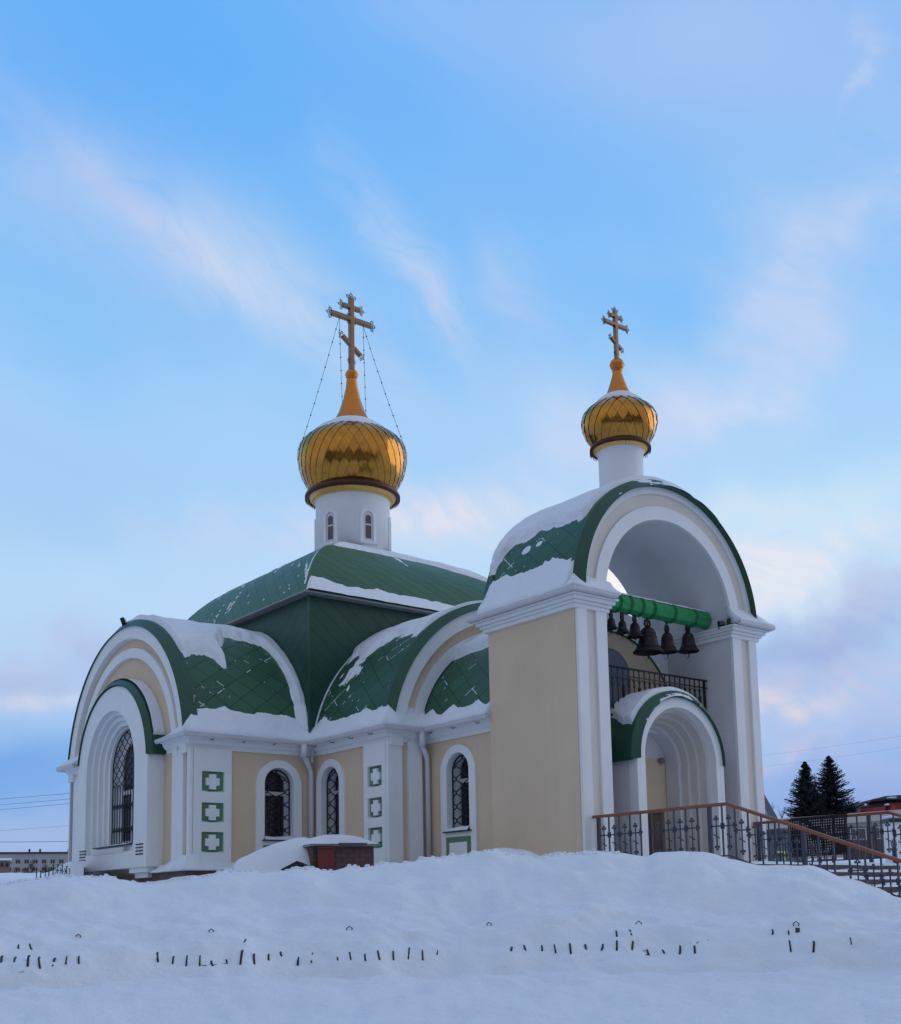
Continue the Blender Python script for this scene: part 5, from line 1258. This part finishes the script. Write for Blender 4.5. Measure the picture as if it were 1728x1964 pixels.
# spruces
def spruce(px, tip, base, r, hw_px, seed, label):
    rn = random.Random(seed); p = at(px, base, r); z0_, z1_ = p.z-3.0, at(px, tip, r).z; H = z1_-z0_; R = hw_px/FPX*r*1.45
    t = thing('spruce_tree', (p.x, p.y, z0_), label, 'tree', 'dark spruces behind the long building')
    m = MB(); m.tube([(p.x, p.y, z0_), (p.x, p.y, z1_-.3)], [.16, .02], 8); m.build('trunk', BARK, t)
    V = []; Fc = []
    nb = 620
    for i in range(nb):
        f = (i/nb)**.85; z = z0_+.6+(H-.75)*f; L = R*(1-f)**.85*(.62+.5*rn.random())+.03; a = rn.random()*6.2832
        d = Vector((cos(a), sin(a), 0)); droop = -.10-.22*(1-f); n_ = max(4, int(L/.13))
        for k in range(n_+1):
            s_ = k/n_; c = Vector((p.x, p.y, z))+d*(L*s_)+Vector((0, 0, L*(droop*s_+.34*s_*s_)))
            for q in range(4):
                w_ = (.20+.24*(1-s_))*(.7+.6*rn.random())*min(1, .35+(1-f)*1.6); side = Vector((-d.y, d.x, 0))*(1 if q % 2 else -1)
                v1 = (side*.8+d*.9+Vector((0, 0, rn.uniform(-.55, .35)))).normalized()*w_; v2 = Vector((rn.uniform(-1, 1), rn.uniform(-1, 1), rn.uniform(-1, 1)))*.05
                b_ = len(V); V += [c-v2, c+v2, c+v1]; Fc.append((b_, b_+1, b_+2))
    # leader
    for k in range(40):
        c = Vector((p.x, p.y, z1_-.9+.9*k/40)); a = rn.random()*6.28; v1 = Vector((cos(a)*.16, sin(a)*.16, .10))*(1.1-k/40); b_ = len(V); V += [c-Vector((0, 0, .03)), c+Vector((0, 0, .03)), c+v1]; Fc.append((b_, b_+1, b_+2))
    MB().add(V, Fc).build('crown', NEEDLE, t, recalc=False)
spruce(1550, 1457, 1580, 90, 47, 11, 'left one of the two dark spruces, a little shorter, beside the church')
spruce(1597, 1446, 1580, 93, 60, 12, 'right one of the two dark spruces, taller and broader')
# leaning grey board and bare shrubs
m = MB(); m.bar(at(1452, 1512, 60), at(1486, 1572, 60), .32, .10, up=(F.x, F.y, 0)); o = m.build('leaning_board', mat('grey_board', (.13, .13, .16), .8)); tag(o, 'grey board leaning diagonally beyond the right side of the tower', 'board')
def shrub(px, py, r, h, n, label, sd_):
    rn = random.Random(sd_); p = at(px, py, r); m = MB()
    for i in range(n):
        a = rn.random()*6.28; l = h*(.5+.5*rn.random()); q = p+Vector((cos(a)*l*.45, sin(a)*l*.45, l)); mid = p.lerp(q, .5)+Vector((rn.uniform(-.1, .1), rn.uniform(-.1, .1), 0))*h*.4
        m.tube([p, mid, q], [.02*h, .012*h, .004*h], 4)
        for k in range(3): b = p.lerp(q, .4+.2*k); m.tube([b, b+Vector((rn.uniform(-1, 1), rn.uniform(-1, 1), .8))*h*.16], [.008*h, .003*h], 3)
    o = m.build('bare_shrub', BARK); tag(o, label, 'shrub', 'bare shrubs in the distance'); return o
shrub(1474, 1572, 80, 1.3, 9, 'bare twiggy shrub just right of the tower above the grey roof', 1)
shrub(1500, 1570, 84, .9, 7, 'lower bare shrub between the leaning board and the left spruce', 2)
# fluorescent frame standing in the snow
c = at(1497, 1650, 36); t = thing('fluorescent_frame', c, 'small fluorescent yellow-green frame standing in snow behind the stair railing', 'frame')
zb_, zt_ = at(1497, 1650, 36).z, at(1497, 1634, 36).z
for s_ in (-1, 1):
    q = c+rx_*(s_*.125); m = MB(); m.bar(up(q, zb_), up(q, zt_), .045, .04, up=(F.x, F.y, 0)); m.build('leg', HIVIS, t)
m = MB(); m.bar(up(c-rx_*.14, zt_), up(c+rx_*.14, zt_), .04, .05); m.build('top_bar', HIVIS, t)
m = MB(); m.bar(up(c-rx_*.10, zt_-.10), up(c+rx_*.10, zt_-.10), .03, .08); m.build('panel', mat('navy', (.02, .03, .10), .6), t)

# ================================================================== BACKGROUND, LEFT
GB = mat('grey_panel_block', (.33, .33, .33), .9, var=.2, vscale=.2)
r0 = 420; q0, q1 = at(-60, 1638, r0), at(300, 1634, r0)
t = thing('apartment_block', up(q0, 5), 'long grey five-storey apartment block far away at the left edge', 'building')
ux4 = Vector((q1.x-q0.x, q1.y-q0.y, 0)); w4 = ux4.length; ux4.normalize(); uy4 = Vector((-ux4.y, ux4.x, 0)); zt_ = q0.z
m = MB(); m.obox(up((q0+q1)/2, (zt_+2)/2)+uy4*6, ux4, uy4, Vector((0, 0, 1)), w4/2, 6, (zt_-2)/2); m.build('wall', GB, t)
m = MB(); m.obox(up((q0+q1)/2, zt_+.3)+uy4*6, ux4, uy4, Vector((0, 0, 1)), w4/2+.4, 6.4, .3); m.build('roof', DROOF, t)
for i in range(13):
    for j in range(3):
        xc_ = 1.6+i*2.75; z = zt_-2.6-j*2.6; m = MB(); m.obox(up(q0, z)+ux4*xc_-uy4*.06, ux4, uy4, Vector((0, 0, 1)), .8, .05, .75); wn_ = m.build('window', mat('dull_frame', (.34, .34, .35), .7), t)
        m = MB(); 
        for s_ in (-.37, .37): m.obox(up(q0, z)+ux4*(xc_+s_)-uy4*.13, ux4, uy4, Vector((0, 0, 1)), .30, .02, .62)
        m.build('pane', GLASS, wn_)
for i, a in enumerate((18.8, 22.2, 31.3, 34.2)):
    m = MB(); m.box((0, 0, 0), (0, 0, 0)) if False else None; m = MB(); m.obox(up(q0, zt_+1.0)+ux4*a+uy4*2, ux4, uy4, Vector((0, 0, 1)), .3, .3, .7); m.build('chimney', DROOF, t)
m = MB(); m.tube([up(q0, zt_+.5)+ux4*34.0+uy4*1, up(q0, zt_+5)+ux4*34.0+uy4*1], .06, 4); m.build('aerial', BLACK, t)
q0, q1 = at(-60, 1650, 150), at(20, 1647, 150)
t = thing('brick_shed', up(q0, 3), 'low brick shed with snowy roof at the left edge before the grey block', 'shed')
ux5 = Vector((q1.x-q0.x, q1.y-q0.y, 0)); w5 = ux5.length; ux5.normalize(); uy5 = Vector((-ux5.y, ux5.x, 0))
m = MB(); m.obox(up((q0+q1)/2, (q0.z+2)/2)+uy5*2, ux5, uy5, Vector((0, 0, 1)), w5/2, 2, (q0.z-2)/2); m.build('wall', BRICKR, t)
m = MB(); m.obox(up((q0+q1)/2, q0.z+.10)+uy5*2, ux5, uy5, Vector((0, 0, 1)), w5/2+.15, 2.2, .13); m.build('roof_snow', SNOW, t, bevel=.05)
for i in range(2):
    m = MB(); m.obox(up(q0, q0.z-.55)+ux5*(w5*(.80+.12*i))-uy5*.03, ux5, uy5, Vector((0, 0, 1)), .16, .03, .22); m.build('window', GLASS, t)
# dark evergreen hedge
fa_, fb_ = at(-40, 1690, 95), at(66, 1684, 95); V = []; Fc = []; rn = random.Random(9)
for i in range(2600):
    s_ = rn.random(); b = fa_.lerp(fb_, s_); top = at(13, 1676, 95).z-.25*s_; p = Vector((b.x+rn.uniform(-.5, .5), b.y+rn.uniform(-.5, .5), 2.2+(top-2.2)*math.sqrt(rn.random())+rn.uniform(-.1, .1)))
    e = [Vector((rn.uniform(-1, 1), rn.uniform(-1, 1), rn.uniform(-1, 1)))*.13 for _ in range(3)]; k = len(V); V += [p+q for q in e]; Fc.append((k, k+1, k+2))
o = MB().add(V, Fc).build('hedge', NEEDLE, None, recalc=False); tag(o, 'dark low clipped hedge below the grey block at the left edge', 'hedge')
# bare trees in front of the block
def bare_tree(px, base_py, top_py, r, seed, label):
    rn = random.Random(seed); p = at(px, base_py, r); p.z -= 1; zt_ = at(px, top_py, r).z; H = zt_-p.z
    t = thing('bare_tree', p, label, 'tree', 'bare trees in front of the grey apartment block')
    m = MB(); m.tube([p, p+Vector((0, 0, H*.5)), p+Vector((.05*H, 0, H*.9))], [.03*H, .02*H, .008*H], 6); m.build('trunk', BARK, t)
    m = MB()
    for i in range(46):
        z = .25+.7*rn.random(); a = rn.random()*6.28; b = p+Vector((0, 0, H*z)); L = H*.34*(1.15-z)*(.6+.6*rn.random()); e = b+Vector((cos(a)*L, sin(a)*L, L*.7)); m.tube([b, b.lerp(e, .5)+Vector((0, 0, -.04*H)), e], [.010*H, .007*H, .003*H], 4)
        for k in range(3): c_ = b.lerp(e, .4+.25*k); m.tube([c_, c_+Vector((rn.uniform(-1, 1), rn.uniform(-1, 1), .7))*L*.35], [.005*H, .002*H], 3)
    m.build('crown', BARK, t)
bare_tree(60, 1690, 1650, 110, 21, 'tallest bare tree in front of the grey block at the left')
bare_tree(28, 1690, 1662, 105, 22, 'bare tree nearest the left edge, by the brick shed')
bare_tree(86, 1688, 1656, 115, 23, 'bare tree between the tallest one and the corner of the church')
bare_tree(44, 1690, 1664, 102, 24, 'small bushy bare tree between the edge tree and the tallest one')
# snowdrift and ornamental fence beyond the left corner
sd_ = MB(); V = []; nu_, nv_ = 40, 10
for i in range(nu_+1):
    u = 50+110*i/nu_; yt = 1688-(38*smooth((u-58)/85))
    for j in range(nv_+1):
        v = j/nv_; p = at(u, 1690, 27.5+5*v); z = 1.9+(at(u, yt, 30).z-1.9)*smooth(v*2) if v < .5 else at(u, yt, 30).z-(v-.5)*.6
        V.append(Vector((p.x, p.y, z+.03*fbm(p.x, p.y))))
dr_ = sd_.add(V, [(i*(nv_+1)+j, (i+1)*(nv_+1)+j, (i+1)*(nv_+1)+j+1, i*(nv_+1)+j+1) for i in range(nu_) for j in range(nv_)], smooth=True).build('snow_drift', SNOW, None, recalc=False); tag(dr_, kind='structure'); dr_['label'] = 'snow drift rising beyond the left corner of the church'
t = thing('ornamental_fence', at(100, 1680, 28.3), 'black ornamental iron fence standing in the drift left of the church', 'fence')
for i, (u, yt, yb) in enumerate(((78, 1672, 1681), (87, 1668, 1679), (94, 1666, 1678), (102, 1660, 1676), (111, 1659, 1676), (119.5, 1661, 1677), (128, 1663, 1676), (70, 1674, 1684))):
    p, q = at(u, yt, 28.3), at(u, yb, 28.3); m = MB(); m.tube([p, q-Vector((0, 0, .2))], .012, 5); m.sphere(p+Vector((0, 0, .01)), .02, 6, 5); m.build('picket', BLACK, t)
    if i in (3, 4, 5, 6):
        cc = at(u+3, (yt+yb)/2+2, 28.3); m = MB(); m.tube([cc+rx_*(.035*cos(a_))+Vector((0, 0, .07*sin(a_))) for a_ in [(-1.4+2.8*k/8) for k in range(9)]], .009, 5); m.build('scroll', BLACK, t)
for yy_ in (0,):
    m = MB(); m.tube([at(78, 1675, 28.3), at(100, 1668, 28.3), at(128, 1671, 28.3)], .009, 5); m.build('rail', BLACK, t)
# unseen dark street, added behind the camera to darken the domes' lower reflections
m = MB(); bk = Vector((sin(YAW), cos(YAW), 0)); rt = Vector((cos(YAW), -sin(YAW), 0)); c = Vector((CAM.x, CAM.y, 0))
m.add([c-bk*26-rt*150+Vector((0, 0, .75)), c-bk*26+rt*150+Vector((0, 0, .75)), c-bk*8+rt*150+Vector((0, 0, .75)), c-bk*8-rt*150+Vector((0, 0, .75))], [(0, 1, 2, 3)])
o = m.build('road', mat('added_dark_road', (.075, .07, .068), .9, var=.5, vscale=.4)); tag(o, kind='structure')
# trees along the street behind the photographer (they show in the gold domes)
rn = random.Random(31); V = []; Fc = []
for i in range(5200):
    a = rn.uniform(-1.7, 1.7); r = 42+rn.uniform(-4, 4); top = max(3, 14+7*nz3(a*7, 2)+5*nz3(a*26, 5))
    p = CAM-Vector((sin(YAW+a), cos(YAW+a), 0))*r; p.z = top*math.sqrt(rn.random())
    e = [Vector((rn.uniform(-1, 1), rn.uniform(-1, 1), rn.uniform(-1, 1)))*1.3 for _ in range(3)]; k = len(V); V += [p+q for q in e]; Fc.append((k, k+1, k+2))
o = MB().add(V, Fc).build('tree_belt', NEEDLE, None, recalc=False); tag(o, 'belt of dark trees along the far side of the street, mirrored in the gold domes', 'trees', kind='stuff')
# overhead wires
def wire(a, b, ra, rb, sag, rad, label):
    p, q = at(*a, ra), at(*b, rb); m = MB(); m.tube([p.lerp(q, i/20)-Vector((0, 0, sag*4*(i/20)*(1-i/20))) for i in range(21)], rad, 4)
    o = m.build('overhead_wire', mat('wire', (.10, .12, .20), .6)); tag(o, label, 'wire', 'overhead wires crossing the low sky')
wire((-200, 1546), (330, 1502), 70, 70, .1, .012, 'topmost thin wire crossing the sky at the far left of the church')
wire((-200, 1557), (330, 1513), 70, 70, .1, .012, 'second wire from the top at the far left')
wire((-200, 1568), (330, 1520), 70, 70, .1, .012, 'third wire from the top at the far left')
wire((-200, 1606), (330, 1566), 90, 90, .1, .010, 'faint fourth wire well below the top three at the far left')
wire((-200, 1617), (330, 1612), 60, 60, .0, .014, 'lowest and darkest wire at the far left, just above the grey block')
wire((1380, 1458), (1900, 1382), 90, 90, .2, .005, 'upper faint wire in the sky right of the bell tower')
wire((1380, 1480), (1900, 1404), 90, 90, .2, .005, 'lower faint wire in the sky right of the bell tower')
